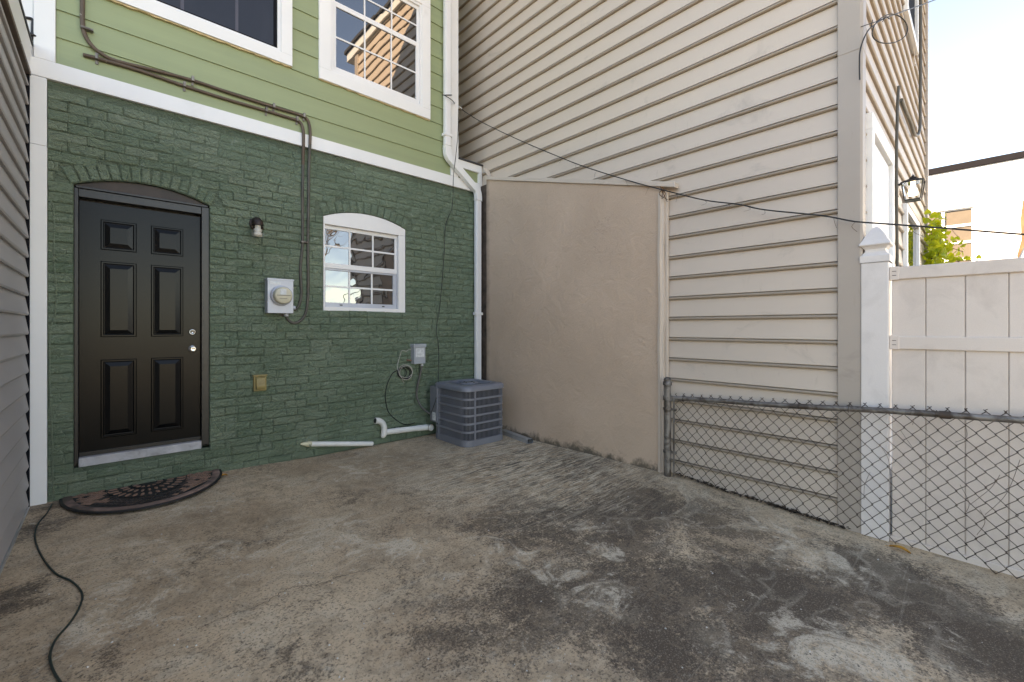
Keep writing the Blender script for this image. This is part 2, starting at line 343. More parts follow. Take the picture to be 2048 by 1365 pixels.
def link(name, me, parent=None, bevel=0.0, **props):
    o = bpy.data.objects.new(name, me); COL.objects.link(o)
    if parent is not None: setpar(o, parent)
    if bevel:
        b = o.modifiers.new('bevel', 'BEVEL'); b.width = bevel; b.segments = 2; b.limit_method = 'ANGLE'; b.angle_limit = R_(40)
    for k, v in props.items(): o[k] = v
    return o
WORLDOF = {}
def setpar(o, p):
    o.parent = p; loc = WORLDOF.get(p.name, Vector((0, 0, 0)))
    if loc.length: o.matrix_parent_inverse = Matrix.Translation(-loc)
def thing(name, loc, label, cat, group=None):
    o = bpy.data.objects.new(name, None); COL.objects.link(o); o.location = loc; o.empty_display_size = .1
    WORLDOF[o.name] = Vector(loc); o['label'] = label; o['category'] = cat
    if group: o['group'] = group
    return o
def tag(o, label, cat, group=None):
    o['label'] = label; o['category'] = cat
    if group: o['group'] = group
    return o
def smooth(pts, k=6):
    pts = [Vector(p) for p in pts]; out = []
    P = [pts[0]] + pts + [pts[-1]]
    for i in range(1, len(P) - 2):
        a, b, c, d = P[i - 1:i + 3]
        for j in range(k):
            t = j / k
            out.append(.5 * ((2 * b) + (c - a) * t + (2 * a - 5 * b + 4 * c - d) * t * t + (3 * b - a - 3 * c + d) * t ** 3))
    out.append(pts[-1]); return out

# ------------------------------------------------------------------ ground
b = MB(); N = 90; X0, X1, YA, YB = -4.40, .02, -9.0, .10
vs_ = []; fs = []
for j in range(N + 1):
    for i in range(N // 2 + 1):
        x = X0 + (X1 - X0) * i / (N // 2); y = YA + (YB - YA) * j / N
        vs_.append((x, y, gz(x, y) + .004 * mnoise.noise(Vector((x * 2, y * 2, 0)))))
nx = N // 2 + 1
for j in range(N):
    for i in range(nx - 1): fs.append((j * nx + i, j * nx + i + 1, (j + 1) * nx + i + 1, (j + 1) * nx + i))
b.add(vs_, fs, True)
patio = b.obj('patio', 'concrete', kind='structure')
b = MB(); vs_ = []; fs = []
ring = [(-4.4, -9.0), (.02, -9.0), (.02, .1), (-4.4, .1)]
b.add([(-900, -900, -.16), (900, -900, -.16), (900, 900, -.16), (-900, 900, -.16)], [(0, 1, 2, 3)])
b.obj('ground', 'earth', kind='structure')
def crack(pxs, wd, seed):
    rr = random.Random(seed); pts = [Gd(*p) for p in pxs]; pts = smooth(pts, 10); L = []; Rr = []
    for i, p in enumerate(pts):
        t = (pts[min(i + 1, len(pts) - 1)] - pts[max(i - 1, 0)]); n = Vector((-t.y, t.x, 0)).normalized()
        q = p + n * rr.uniform(-.010, .010); k = wd * rr.uniform(.25, 1.1); zz = gz(q.x, q.y) + .0045
        L.append((q.x + n.x * k, q.y + n.y * k, zz)); Rr.append((q.x - n.x * k, q.y - n.y * k, zz))
    m = len(L); b = MB(); b.add(L + Rr, [(i, i + 1, m + i + 1, m + i) for i in range(m - 1)]); b.obj('crack', 'crack', patio)
crack([(395, 1260), (470, 1228), (530, 1208), (580, 1178), (640, 1170), (690, 1152), (745, 1140)], .0022, 1)
crack([(745, 1140), (830, 1135), (900, 1112), (935, 1095), (960, 1078), (1005, 1062), (1060, 1040), (1110, 1022), (1160, 1000)], .0014, 2)

# ------------------------------------------------------------------ green house
house = thing('green_brick_house', (-2.2, .1, 0), 'green painted brick house with clapboard upper storey and black door', 'house')
XL, XR = -4.245, -.02                     # visible brick extent
BB, BT = 3.262, 3.398                     # white band
def zG(px, py, off=0.0): return G(px, py, off).z
def xG(px, off=0.0): return G(px, 600, off).x
# door opening and arch, lower window opening and arch, from the photograph
dxl, dxr = xG(147), xG(419)
door_arch = [(G(px, py).x, G(px, py).z) for px, py in [(141, 370), (165, 363), (191, 361), (221, 361), (250, 363), (290, 368), (327, 375.5), (355, 383), (381.5, 392), (403, 402), (420, 411.5)]]
door_bot = zG(280, 917)
wxl, wxr = xG(646), xG(811)
win_arch = [(G(px, py).x, G(px, py).z) for px, py in [(646, 429), (662, 426), (680, 425), (696, 424.8), (713, 425.7), (730, 428.5), (746, 432.7), (763, 438), (779, 444.8), (796, 453), (811, 462.4)]]
win_bot = zG(728, 624.5)
def arcfit(arch):
    xs = [a[0] for a in arch]; xl, xr = xs[0], xs[-1]; zs = (arch[0][1] + arch[-1][1]) / 2; za = max(a[1] for a in arch)
    h = za - zs; c = (xr - xl) / 2; r = (c * c + h * h) / (2 * h); return ((xl + xr) / 2, za - r, r, xl, xr, zs, za)
DA = arcfit(door_arch); WA = arcfit(win_arch)
def archtop(A, x): cx, cz, r, xl, xr, zs, za = A; return cz + math.sqrt(max(0, r * r - (x - cx) ** 2))
# backing wall (mortar) with openings: built as strips
RL = .125                                 # voussoir depth
wall = MB(); YB0, YB1 = 0.0, .22
def wcol(x0, x1, z0, z1): wall.box((x0, YB0, z0), (x1, YB1, z1))
wcol(-4.36, dxl, -.15, BB); wcol(dxl, dxr, -.15, door_bot); wcol(dxr, wxl, -.15, BB); wcol(wxl, wxr, -.15, win_bot); wcol(wxr, XR, -.15, BB)
def overarch(A, x0, x1, n=24):
    P = [(x0 + (x1 - x0) * i / n, archtop(A, x0 + (x1 - x0) * i / n)) for i in range(n + 1)]
    for i in range(n):
        (xa, za), (xb, zb) = P[i], P[i + 1]
        wall.prism([(xa, za), (xb, zb), (xb, BB), (xa, BB)], YB0, YB1, 'y')
overarch(DA, dxl, dxr); overarch(WA, wxl, wxr)
wallo = wall.obj('brick_wall', 'mortar', house)
# brick variants
def brickmesh(k, L, H):
    rr = random.Random(100 + k); b = MB(); D = .0115
    us = (0, .04, .5, .96, 1); vv = (0, .11, .89, 1); fr = []
    for j, v in enumerate(vv):
        for i, u in enumerate(us):
            ed = (i in (0, 4)) or (j in (0, 3))
            fr.append(((u - .5) * L + rr.uniform(-.003, .003), -D + (.0042 if ed else 0) + rr.uniform(-.0014, .0014), (v - .5) * H + rr.uniform(-.0035, .0035)))
    n0 = 5
    ringi = [0, 1, 2, 3, 4, 9, 14, 19, 18, 17, 16, 15, 10, 5]
    n = len(ringi)
    b.add(fr, [(j * n0 + i, j * n0 + i + 1, (j + 1) * n0 + i + 1, (j + 1) * n0 + i) for j in range(3) for i in range(4)])
    rg = [fr[i] for i in ringi]; bk = [(x, .008, z_) for x, y_, z_ in rg]
    b.add(rg + bk, [((k_ + 1) % n, k_, n + k_, n + (k_ + 1) % n) for k_ in range(n)])
    return b
CH, BL = .0785, .218
VAR = [brickmesh(k, .205, .070) for k in range(14)]
VME = [v.mesh('brick', 'brick') for v in VAR]
bricks = []                                # (x, z, sx, sz, rot, variant)
rb = random.Random(5)
def inside_arch_zone(A, x, z, bot): 
    cx, cz, r, xl, xr, zs, za = A
    if not (xl - .13 < x < xr + .13): return False
    return z > zs - .12 and math.hypot(x - cx, z - cz) < r + RL + .005 and z > cz
def segs(z):
    cut = []
    for (xl, xr, bot, A) in ((dxl, dxr, door_bot, DA), (wxl, wxr, win_bot, WA)):
        cx, cz, r, axl, axr, zs, za = A
        if bot - .02 < z < zs - .03: cut.append((xl, xr))
        elif z >= zs - .03 and z < za + RL + .03:
            ro = r + RL + .012; dz = z - cz
            if dz < ro: hw = math.sqrt(ro * ro - dz * dz); hw = min(hw, (axr - axl) / 2 + .09); cut.append((cx - hw, cx + hw))
    cut.sort(); out = []; x = XL
    for a, c in cut:
        if a > x: out.append((x, a))
        x = max(x, c)
    if x < XR: out.append((x, XR))
    return out
row = 0; z = -.02
while z + CH < BB + .01:
    zc = z + CH / 2; hdr = False
    for a, c in segs(zc):
        L = BL * (.52 if hdr else 1); x = a
        first = True
        while x < c - .03:
            l = L * (rb.uniform(.93, 1.06) if rb.random() < .84 else rb.choice((.5, .62, 1.35)))
            if first and abs(a - XL) < 1e-6: l = L * (.5 if row % 2 else 1)
            elif first: l = L * (.55 if (row % 2) else 1)
            first = False
            if c - (x + l) < .07: l = c - x
            rough = max(0, min(1, (zc - 2.1) / .6))
            bricks.append((x + l / 2, zc + rb.uniform(-.004, .004) + .012 * mnoise.noise(Vector((x * .9, zc * 2, 3))), l - .007, 1 + rb.uniform(-.06, .07), rb.uniform(-.02, .02) * (1 + rough), rb.randrange(14), rough))
            x += l
    z += CH; row += 1
def vouss(A, n, depth):
    cx, cz, r, xl, xr, zs, za = A; a0 = math.asin((xl - cx) / r); a1 = math.asin((xr - cx) / r)
    for i in range(n):
        a = a0 + (a1 - a0) * (i + .5) / n; rc = r + depth / 2 + .004
        x, zz = cx + rc * math.sin(a), cz + rc * math.cos(a)
        wd = (a1 - a0) / n * r - .010
        bricks.append((x, zz, depth - .004, wd / .068, math.pi / 2 - a + rb.uniform(-.03, .03), rb.randrange(14), .6))
vouss(DA, 15, RL); vouss(WA, 13, RL)
CAMG = CAM
bricks.sort(key=lambda q: (Vector((q[0], 0, q[1])) - CAMG).length)
def brick_matrix(q):
    x, z_, l, sz, rot, k, ro = q
    return Matrix.Translation((x, .0016 * mnoise.noise(Vector((x * 3, z_ * 9, 2))) + .0075 * max(-.25, mnoise.noise(Vector((x * 1.1, z_ * 1.4, 7))) + .25 * ro) + .002 * ro * random.Random(k + int(x * 500)).random(), z_)) @ Matrix.Rotation(-rot, 4, 'Y') @ Matrix.Rotation(random.Random(int(x * 900) + k).uniform(-.02, .02), 4, 'Z') @ Matrix.Diagonal((l / .205, 1, sz, 1))
for q in bricks[:300]:
    o = bpy.data.objects.new('brick', VME[q[5]]); COL.objects.link(o); o.parent = wallo; o.matrix_local = brick_matrix(q)
rest = MB()
for q in bricks[300:]:
    mx = brick_matrix(q); v = VAR[q[5]]
    rest.add([mx @ Vector(p) for p in v.v], v.f, True)
rest.obj('brickwork', 'brick', wallo, kind='stuff')

# white band, corner boards, bump-out trim
def slab(px4, off0, off1, name, m, parent=house, bevel=.003, **k):
    P = [G(px, py, off1) for px, py in px4]; b = MB(); b.prism([(p.x, p.z) for p in P], -off1, -off0, 'y'); return b.obj(name, m, parent, bevel, **k)
b = MB(); b.box((-4.36, -.032, BB), (XR - .0, .1, BT)); b.obj('band_board', 'white', house, .004)
b = MB(); b.box((-4.358, -.035, gz(-4.3, 0)), (XL - .0, .0, 2.74)); b.obj('corner_board', 'white', house, .004)
b = MB(); b.box((-4.358, -.033, 2.742), (XL - .001, .0, BB - .004)); b.obj('corner_board', 'white', house, .004)
b = MB(); b.box((-4.315, -.03, BT + .001), (-4.20, .1, 8.4)); b.obj('corner_board', 'white', house, .004)
b = MB(); b.box((-4.75, -.012, BB + .002), (-4.317, .1, 8.4)); b.obj('corner_board', 'white', house, .004)
xcb0, xcb1 = G(902, 200, .03).x, G(917, 200, .03).x
zb0, zb1 = G(944, 342, .03).z, G(944, 327, .03).z
b = MB(); b.box((xcb0, -.03, BT + .002), (xcb1, .1, 8.4)); b.obj('corner_board', 'white', house, .004)
b = MB(); b.box((xcb1 + .002, -.03, zb0), (XR + .012, .12, zb1)); b.obj('fascia_board', 'white', house, .003)
b = MB(); b.box((G(957.5, 360, .03).x, -.034, BB - .02), (XR + .014, .12, zb0 - .002)); b.obj('end_board', 'white', house, .003)
b = MB(); b.box((xcb1, .0, BT), (XR, .12, zb0)); b.obj('infill_panel', 'clap', house)
b = MB(); b.prism([(xcb1 + .002, zb1 + .002), (XR + .02, zb1 + .002), (XR + .02, zb1 + .02), (xcb1 + .002, zb1 + .02)], -.05, 3.0, 'y'); b.obj('ledge_roof', 'roofing', house)
# sheathing behind the clapboards, then each board
UW = [(-3.93, G(583.5, 100, .02).x, zG(583.5, 134.3, .03), 6.0), (G(638, 100, .03).x, G(860.5, 100, .03).x, zG(750, 198.5, .03), zG(750, 198.5, .03) + 1.55)]
b = MB(); b.box((-4.32, .02, BT), (xcb0 + .01, .2, 8.4)); b.obj('sheathing', 'clap', house)
b = MB(); b.box((-4.6, .2, BT), (xcb1 - .01, 6.0, 8.4)); b.obj('upper_storey', 'clap', house)
b = MB(); b.box((-4.36, .22, -.15), (XR, 6.0, BB + .1)); b.obj('lower_storey', 'mortar', house)
b = MB(); b.box((-4.7, -.08, 8.401), (xcb1 + .03, 6.1, 8.6)); b.obj('cornice', 'white', house, .01)
nb = MB().box((-9.5, .02, -.15), (-4.77, 6.0, 8.3)).obj('added_blocker_house', 'grey')  # out of view, added to keep direct sun out of the yard
tag(nb, 'unseen grey row house added behind the low grey extension to block the sun', 'house')
zl = 3.607; k = -1
while zl + .2155 * k < 8.3:
    a = zl + .2155 * k; c = a + .2155
    a2 = max(a, BT + .002)
    spans = [(-4.198, xcb0 - .002)]
    for (wx0, wx1, wz0, wz1) in UW:
        if c > wz0 + .01 and a < wz1:
            ns = []
            for s0, s1 in spans:
                if wx0 > s0 and wx1 < s1: ns += [(s0, wx0), (wx1, s1)]
                else: ns.append((s0, s1))
            spans = ns
    for s0, s1 in spans:
        b = MB(); b.prism([(-.018, a2), (.03, a2), (.03, c + .006), (-.0045, c + .006), (-.006, c)], s0, s1, 'x')
        b.v = [(v[0], v[1], v[2]) for v in b.v]
        b.obj('clapboard', 'clap', house)
    k += 1

def window(name, px_l, px_r, z0, z1, xw, label=None): pass
def wpart(parent, name, x0, x1, z0, z1, y0, y1, m, bevel=.002):
    b = MB(); b.box((x0, y0, z0), (x1, y1, z1)); return b.obj(name, m, parent, bevel)
def frame4(parent, name, x0, x1, z0, z1, wl_, wr, wb, wt, y0, y1, m, bevel=.002):
    for (a, c, d, e) in ((x0, x0 + wl_, z0 + wb, z1 - wt), (x1 - wr, x1, z0 + wb, z1 - wt), (x0, x1, z0, z0 + wb), (x0, x1, z1 - wt, z1)):
        wpart(parent, name, a, c, d, e, y0, y1, m, bevel)
def panes(parent, x0, x1, z0, z1, nx_, nz_, y, bar, m, barm='whitepl', off=.006):
    for i in range(nx_):
        for j in range(nz_):
            xa, xb = x0 + (x1 - x0) * i / nx_, x0 + (x1 - x0) * (i + 1) / nx_
            za, zb = z0 + (z1 - z0) * j / nz_, z0 + (z1 - z0) * (j + 1) / nz_
            dx = random.uniform(-.0012, .0012); b = MB()
            b.add([(xa, y + dx, za), (xb, y - dx, za), (xb, y - dx * .5, zb), (xa, y + dx, zb), (xa, y + .01, za), (xb, y + .01, za), (xb, y + .01, zb), (xa, y + .01, zb)],
                  [(0, 1, 2, 3), (7, 6, 5, 4), (0, 4, 5, 1), (1, 5, 6, 2), (2, 6, 7, 3), (3, 7, 4, 0)])
            b.obj('pane', m, parent)
    for i in range(1, nx_):
        x = x0 + (x1 - x0) * i / nx_; wpart(parent, 'muntin', x - bar / 2, x + bar / 2, z0, z1, y - off, y - .0015, barm, 0)
    for j in range(1, nz_):
        z_ = z0 + (z1 - z0) * j / nz_; wpart(parent, 'muntin', x0, x1, z_ - bar / 2, z_ + bar / 2, y - off - .001, y - .0015, barm, 0)

# upper right window (double hung, 3 x 2 lights a sash)
x0, x1, z0, z1 = UW[1]
win = MB().box((x0 + .02, .012, z0 + .02), (x1 - .02, .10, z1 - .02)).obj('window', 'white', house)
win['label'] = 'white double hung window in the green clapboard upper storey'
tw = (G(661.5, 100, .03).x - x0)
frame4(win, 'casing', x0, x1, z0, z1, tw, tw, tw, tw, -.038, .0, 'white', .003)
b = MB(); rr = random.Random(3)
P = [(x0 + (x1 - x0) * i / 30, z0 - .004 - .010 * rr.random()) for i in range(31)]
b.prism([(x0, z0 - .001)] + P + [(x1, z0 - .001)], -.024, -.004, 'y'); b.obj('caulk_bead', 'caulk', win)
ix0, ix1, iz0, iz1 = x0 + tw, x1 - tw, z0 + tw, z1 - tw
frame4(win, 'jamb', ix0, ix1, iz0, iz1, .03, .03, .03, .03, -.028, .0, 'whitepl')
mzl = G(752, 51, 0).z
frame4(win, 'lower_sash', ix0 + .03, ix1 - .03, iz0 + .03, mzl + .03, .035, .045, .05, .05, -.012, .01, 'whitepl')
panes(win, ix0 + .065, ix1 - .075, iz0 + .08, mzl - .02, 3, 2, .0, .018, 'glass')
frame4(win, 'upper_sash', ix0 + .03, ix1 - .03, mzl + .03, iz1 - .03, .025, .03, .012, .045, -.006, .01, 'whitepl')
panes(win, ix0 + .055, ix1 - .06, mzl + .042, iz1 - .075, 3, 2, .003, .018, 'glass')
# upper left window (dark screened)
x0, x1, z0, z1 = UW[0]; z1 = 5.55
win = MB().box((x0 + .02, .012, z0 + .02), (x1 - .02, .10, z1 - .02)).obj('window', 'white', house)
win['label'] = 'wide white window with dark insect screen in the upper storey'
tw = .105
frame4(win, 'casing', x0, x1, z0, z1, tw, tw, tw, tw, -.045, .0, 'white', .003)
P = [(x0 + (x1 - x0) * i / 40, z0 - .004 - .012 * rr.random()) for i in range(41)]
b = MB(); b.prism([(x0, z0 - .001)] + P + [(x1, z0 - .001)], -.03, -.004, 'y'); b.obj('caulk_bead', 'caulk', win)
frame4(win, 'jamb', x0 + tw, x1 - tw, z0 + tw, z1 - tw, .03, .03, .03, .03, -.030, .0, 'whitepl')
frame4(win, 'sash', x0 + tw + .03, x1 - tw - .03, z0 + tw + .03, z1 - tw - .03, .03, .03, .022, .03, -.012, .008, 'slate')
wpart(win, 'insect_screen', x0 + tw + .06, x1 - tw - .06, z0 + tw + .052, z1 - tw - .06, -.002, .008, 'screen', 0)
b = MB(); b.box((x0 + .5, -.0045, z0 + tw + .052), (x0 + .525, -.0025, z1 - tw - .06)); b.obj('muntin', mat('dim_muntin', (.07, .07, .095), .6, .05, 3, 0), win)
b = MB(); b.box((x0 + .92, -.0045, z0 + tw + .052), (x0 + .945, -.0025, z1 - tw - .06)); b.obj('muntin', bpy.data.materials['dim_muntin'], win)
# lower arched window
cx, cz, r, axl, axr, zs, za = WA
head_z = (zG(650, 448.6) + zG(799.6, 470.5)) / 2
pts = [(axl + .004, head_z)] + [(x, archtop(WA, x) - .004) for x in [axl + .004 + (axr - axl - .008) * i / 16 for i in range(17)]] + [(axr - .004, head_z)]
b = MB(); b.prism(pts, -.002, .10, 'y'); win = b.obj('window', 'white', house, .002)
win['label'] = 'small arched white window in the green brick wall'
wx0, wx1 = axl + .004, axr - .004; wb = win_bot + .003
wpart(win, 'jamb', wx0, wx0 + .018, wb + .0, head_z - .001, -.001, .10, 'white')
wpart(win, 'jamb', xG(797, 0), wx1, wb, head_z - .001, -.001, .10, 'white')
wpart(win, 'sill', wx0 + .018, xG(797), wb, wb + .045, -.002, .10, 'white')
ux0, ux1 = wx0 + .019, xG(797) - .001
wpart(win, 'back_panel', ux0, ux1, wb + .045, head_z, .096, .12, 'slate', 0)
mz = zG(720, 540, -.05)
frame4(win, 'upper_sash', ux0, ux1, mz - .012, head_z - .002, .012, .03, .055, .042, .04, .07, 'whitepl')
panes(win, ux0 + .012, ux1 - .03, mz + .043, head_z - .044, 3, 2, .052, .020, 'wavyglass')
frame4(win, 'lower_sash', ux0, ux1, wb + .046, mz - .013, .022, .045, .05, .022, .05, .085, 'meter')
panes(win, ux0 + .022, ux1 - .045, wb + .096, mz - .035, 3, 2, .066, .020, 'wavyglass')
for u in (.22, .8): wpart(win, 'sash_lift', ux0 + (ux1 - ux0) * u - .015, ux0 + (ux1 - ux0) * u + .015, wb + .064, wb + .076, .045, .05, 'black', 0)
# ---- door
REC = .06
def GD(px, py): return G(px, py, -REC)
sx0, sx1 = GD(158, 600).x, GD(401, 600).x
sz0, sz1 = (GD(159, 909).z + GD(399.6, 883).z) / 2, (GD(158, 402.5).z + GD(402, 433).z) / 2
b = MB(); b.box((sx0, REC, sz0), (sx1, REC + .045, sz1)); door = b.obj('door', 'blackpaint', house, .002)
door['label'] = 'black six panel door with nickel knob and deadbolt'
ORG = (100, 340); SC = 2.2026
def cp(x, y): return (x / SC + ORG[0], y / SC + ORG[1])
PAN = [((222, 218), (225, 352), (383, 238), (382, 363)), ((444, 246), (446, 373), (588, 263), (587, 383)),
       ((222, 402), (225, 737), (382, 413), (381, 738)), ((444, 420), (446, 734), (588, 429), (587, 733)),
       ((222, 837), (220, 1182), (382, 830), (380, 1165)), ((445, 830), (443, 1155), (587, 825), (585, 1140))]
raw = []
for tl, bl, tr, br in PAN:
    q = [GD(*cp(*k)) for k in (tl, bl, tr, br)]
    raw.append([(q[0].x + q[1].x) / 2, (q[2].x + q[3].x) / 2, (q[1].z + q[3].z) / 2, (q[0].z + q[2].z) / 2])
for i in (0, 2, 4):                     # left and right panel of a row share their heights
    for k in (2, 3): raw[i][k] = raw[i + 1][k] = (raw[i][k] + raw[i + 1][k]) / 2
for j in (0, 1):
    for k in (0, 1):
        m_ = sum(raw[i][k] for i in (j, j + 2, j + 4)) / 3
        for i in (j, j + 2, j + 4): raw[i][k] = m_
for xa, xb, za_, zb_ in raw:
    rings = [(0, -.001), (.006, -.009), (.016, -.009), (.022, -.0015), (.024, -.0012), (.058, -.010), (.060, -.010)]
    b = MB(); vs_ = []
    for ins, yo in rings:
        vs_ += [(xa + ins, REC + yo, za_ + ins), (xb - ins, REC + yo, za_ + ins), (xb - ins, REC + yo, zb_ - ins), (xa + ins, REC + yo, zb_ - ins)]
    fs = []
    for r_ in range(len(rings) - 1):
        for k in range(4): fs.append((r_ * 4 + k, r_ * 4 + (k + 1) % 4, (r_ + 1) * 4 + (k + 1) % 4, (r_ + 1) * 4 + k))
    fs.append(tuple(range(len(rings) * 4 - 4, len(rings) * 4)))
    b.add(vs_, fs); b.obj('panel', 'blackpaint', door)
kb = GD(384.7, 698.2); db = GD(384.7, 664.6)
b = MB(); b.lathe([(.033, 0), (.033, .006), (.028, .010), (.014, .012), (.013, .035), (.020, .042), (.026, .052), (.026, .060), (.018, .067), (.012, .064), (.0, .064)], (kb.x, REC, kb.z), (0, -1, 0), 24); b.obj('knob', 'chrome', door)
b = MB(); b.lathe([(.029, 0), (.029, .006), (.024, .014), (.017, .016), (.017, .013), (.0, .013)], (db.x, REC, db.z), (0, -1, 0), 24); b.obj('deadbolt', 'chrome', door)
fl, fr_ = dxl + .002, dxr - .002
hz0, hz1 = sz1 + .001, sz1 + .085
fb = door_bot - .005
b = MB(); b.prism([(fl, fb), (sx0 - .002, fb + .06), (sx0 - .002, hz1), (fl, hz1)], .008, .12, 'y'); b.obj('frame', 'blackwood', door, .003)
b = MB(); b.prism([(sx1 + .002, fb + .045), (fr_, fb + .03), (fr_, hz1), (sx1 + .002, hz1)], .008, .12, 'y'); b.obj('frame', 'blackwood', door, .003)
b = MB(); b.box((sx0 - .0015, .014, hz0 + .018), (sx1 + .0015, .12, hz1 - .001)); b.obj('frame', 'blackwood', door, .003)
b = MB(); b.box((fl + .01, -.002, hz1 + .0), (fr_ - .01, .05, hz1 + .018)); b.obj('drip_cap', 'blackwood', door, .003)
pts = [(fl + .002, hz1 + .019)] + [(x, archtop(DA, min(max(x, DA[3]), DA[4])) - .004) for x in [fl + .002 + (fr_ - fl - .004) * i / 18 for i in range(19)]] + [(fr_ - .002, hz1 + .019)]
pts = [(x, max(z_, hz1 + .0195)) for x, z_ in pts]
b = MB(); b.prism(pts, .03, .12, 'y'); b.obj('arch_board', 'brownboard', door)
b = MB(); b.box((sx0 - .001, .001, fb + .006), (sx1 + .001, .13, sz0 - .004)); b.obj('threshold', 'sill', door, .004)
b = MB(); b.box((sx0, REC - .012, sz0 - .002), (sx1, REC - .001, sz0 + .03)); b.obj('door_sweep', 'blackwood', door, .002)
b = MB(); b.box((dxl, .12, door_bot), (dxr, .22, hz1 + .2)); b.obj('door_backing', 'blackwood', door)

# ------------------------------------------------------------------ beige neighbour
beige = thing('beige_sided_house', (2.8, -1, 0), 'tall beige aluminium sided house on the right, its side wall closing the yard', 'house')
ZT = 7.2; PZ, P0 = .1906, 1.058
b = MB(); b.box((.03, FY + .03, -.15), (5.66, 9.0, ZT)); b.obj('house_body', 'beigetrim', beige)
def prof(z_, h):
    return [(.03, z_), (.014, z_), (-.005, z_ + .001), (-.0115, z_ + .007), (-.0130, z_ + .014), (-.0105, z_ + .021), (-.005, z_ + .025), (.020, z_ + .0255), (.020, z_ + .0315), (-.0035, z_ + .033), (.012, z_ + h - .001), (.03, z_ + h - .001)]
def beaded(o):                             # the rolled lip along a course is given a darker colour than its face
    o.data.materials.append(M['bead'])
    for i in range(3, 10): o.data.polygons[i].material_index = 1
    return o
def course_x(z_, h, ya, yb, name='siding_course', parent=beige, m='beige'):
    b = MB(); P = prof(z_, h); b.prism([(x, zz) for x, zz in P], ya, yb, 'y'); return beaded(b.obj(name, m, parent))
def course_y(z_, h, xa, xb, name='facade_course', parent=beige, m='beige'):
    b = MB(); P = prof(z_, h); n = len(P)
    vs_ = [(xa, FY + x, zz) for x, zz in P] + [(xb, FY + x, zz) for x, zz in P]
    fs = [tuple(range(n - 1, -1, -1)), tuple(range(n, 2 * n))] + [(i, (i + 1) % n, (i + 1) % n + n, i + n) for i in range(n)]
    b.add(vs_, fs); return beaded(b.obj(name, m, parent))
yc0 = W(1676, 600).y                       # inner edge of the corner trim
ytr = W(1334, 600, .02).y
st_y0, st_y1 = W(973, 600, .068).y, W(1322, 600, .068).y
def st_top(y): return 3.405 + (y - st_y0) / (st_y1 - st_y0) * (2.690 - 3.405)
z_ = P0 - PZ * 6 - .012
while z_ < ZT - .02:
    h = min(PZ, ZT - z_); yb = 8.0
    zz = z_ + h
    if zz < 2.62: yb = ytr
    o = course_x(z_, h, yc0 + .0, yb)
    z_ += PZ
# corner trim with a joint
def ctrim(z0_, z1_, dx):
    b = MB(); b.prism([(-.022 - dx, yc0 - .001), (-.022 - dx, FY - .004), (-.014, FY - .018 - dx), (.10, FY - .018 - dx), (.10, FY + .029), (.029, FY + .029), (.029, yc0 - .001)], z0_, z1_, 'z')
    return b.obj('corner_post', 'beigetrim', beige, .004)
zj = W(1697, 101, .02).z
ctrim(-.14, zj, .0); ctrim(zj - .02, ZT, .003)
b = MB(); b.box((-.06, FY - .35, ZT), (6.0, 9.0, ZT + .18)); b.obj('eave', 'white', beige, .01)
b = MB(); b.box((-.10, FY - .40, ZT + .181), (6.05, 9.0, ZT + .24)); b.obj('roof_edge', 'roofing', beige)
# stucco patch
b = MB(); NY, NZ = 40, 40; vs_ = []; fs = []
for j in range(NZ + 1):
    for i in range(NY + 1):
        y = st_y0 + (st_y1 - st_y0) * i / NY; z1_ = st_top(y); zq = -.14 + (z1_ + .14) * j / NZ
        yy = y + (.008 * mnoise.noise(Vector((0, zq * 3, 9))) if i in (0, NY) else 0)
        vs_.append((-.068 - .006 * mnoise.noise(Vector((y * 1.6, zq * 1.6, 1))), yy, zq))
for j in range(NZ):
    for i in range(NY): fs.append((j * (NY + 1) + i, j * (NY + 1) + i + 1, (j + 1) * (NY + 1) + i + 1, (j + 1) * (NY + 1) + i))
b.add(vs_, fs, True)
n0 = NY + 1
edge = [i for i in range(n0)] + [j * n0 + NY for j in range(1, NZ + 1)] + [NZ * n0 + i for i in range(NY - 1, -1, -1)] + [j * n0 for j in range(NZ - 1, 0, -1)]
ev = [vs_[i] for i in edge]; m_ = len(ev)
b.add(ev + [(.028, y, zq) for (_, y, zq) in ev], [((i + 1) % m_, i, i + m_, (i + 1) % m_ + m_) for i in range(m_)])
stw = b.obj('stucco_wall', 'stucco', None); tag(stw, 'tan stucco wall patch with sloping top beside the green house', 'wall')
b = MB(); vs_ = []; fs = []
b.box((-.030, st_y0 - .01, -.14), (.029, -.001, 3.36)); b.obj('joint_filler', 'brownfoam', stw)
# flashing on the stucco's sloping top
b = MB(); ya, yb = st_y0, W(1350, 375, .08).y
za_, zb_ = st_top(ya), st_top(yb)
b.prism([(ya, za_ - .004), (yb, zb_ - .004 ), (yb, zb_ + .045), (ya, za_ + .045)], -.088, -.012, 'x'); b.obj('flashing', 'beige', stw, .004)
p1 = W(971, 337, .07); p2 = (p1.x, st_y0 - .02, za_ + .02)
b = MB(); b.prism([(p1.y + .02, p1.z - .02), (st_y0 - .06, za_ + .01), (st_y0 - .06, za_ + .04), (p1.y + .02, p1.z + .02)], -.085, -.011, 'x'); b.obj('flashing', 'beige', stw, .003)
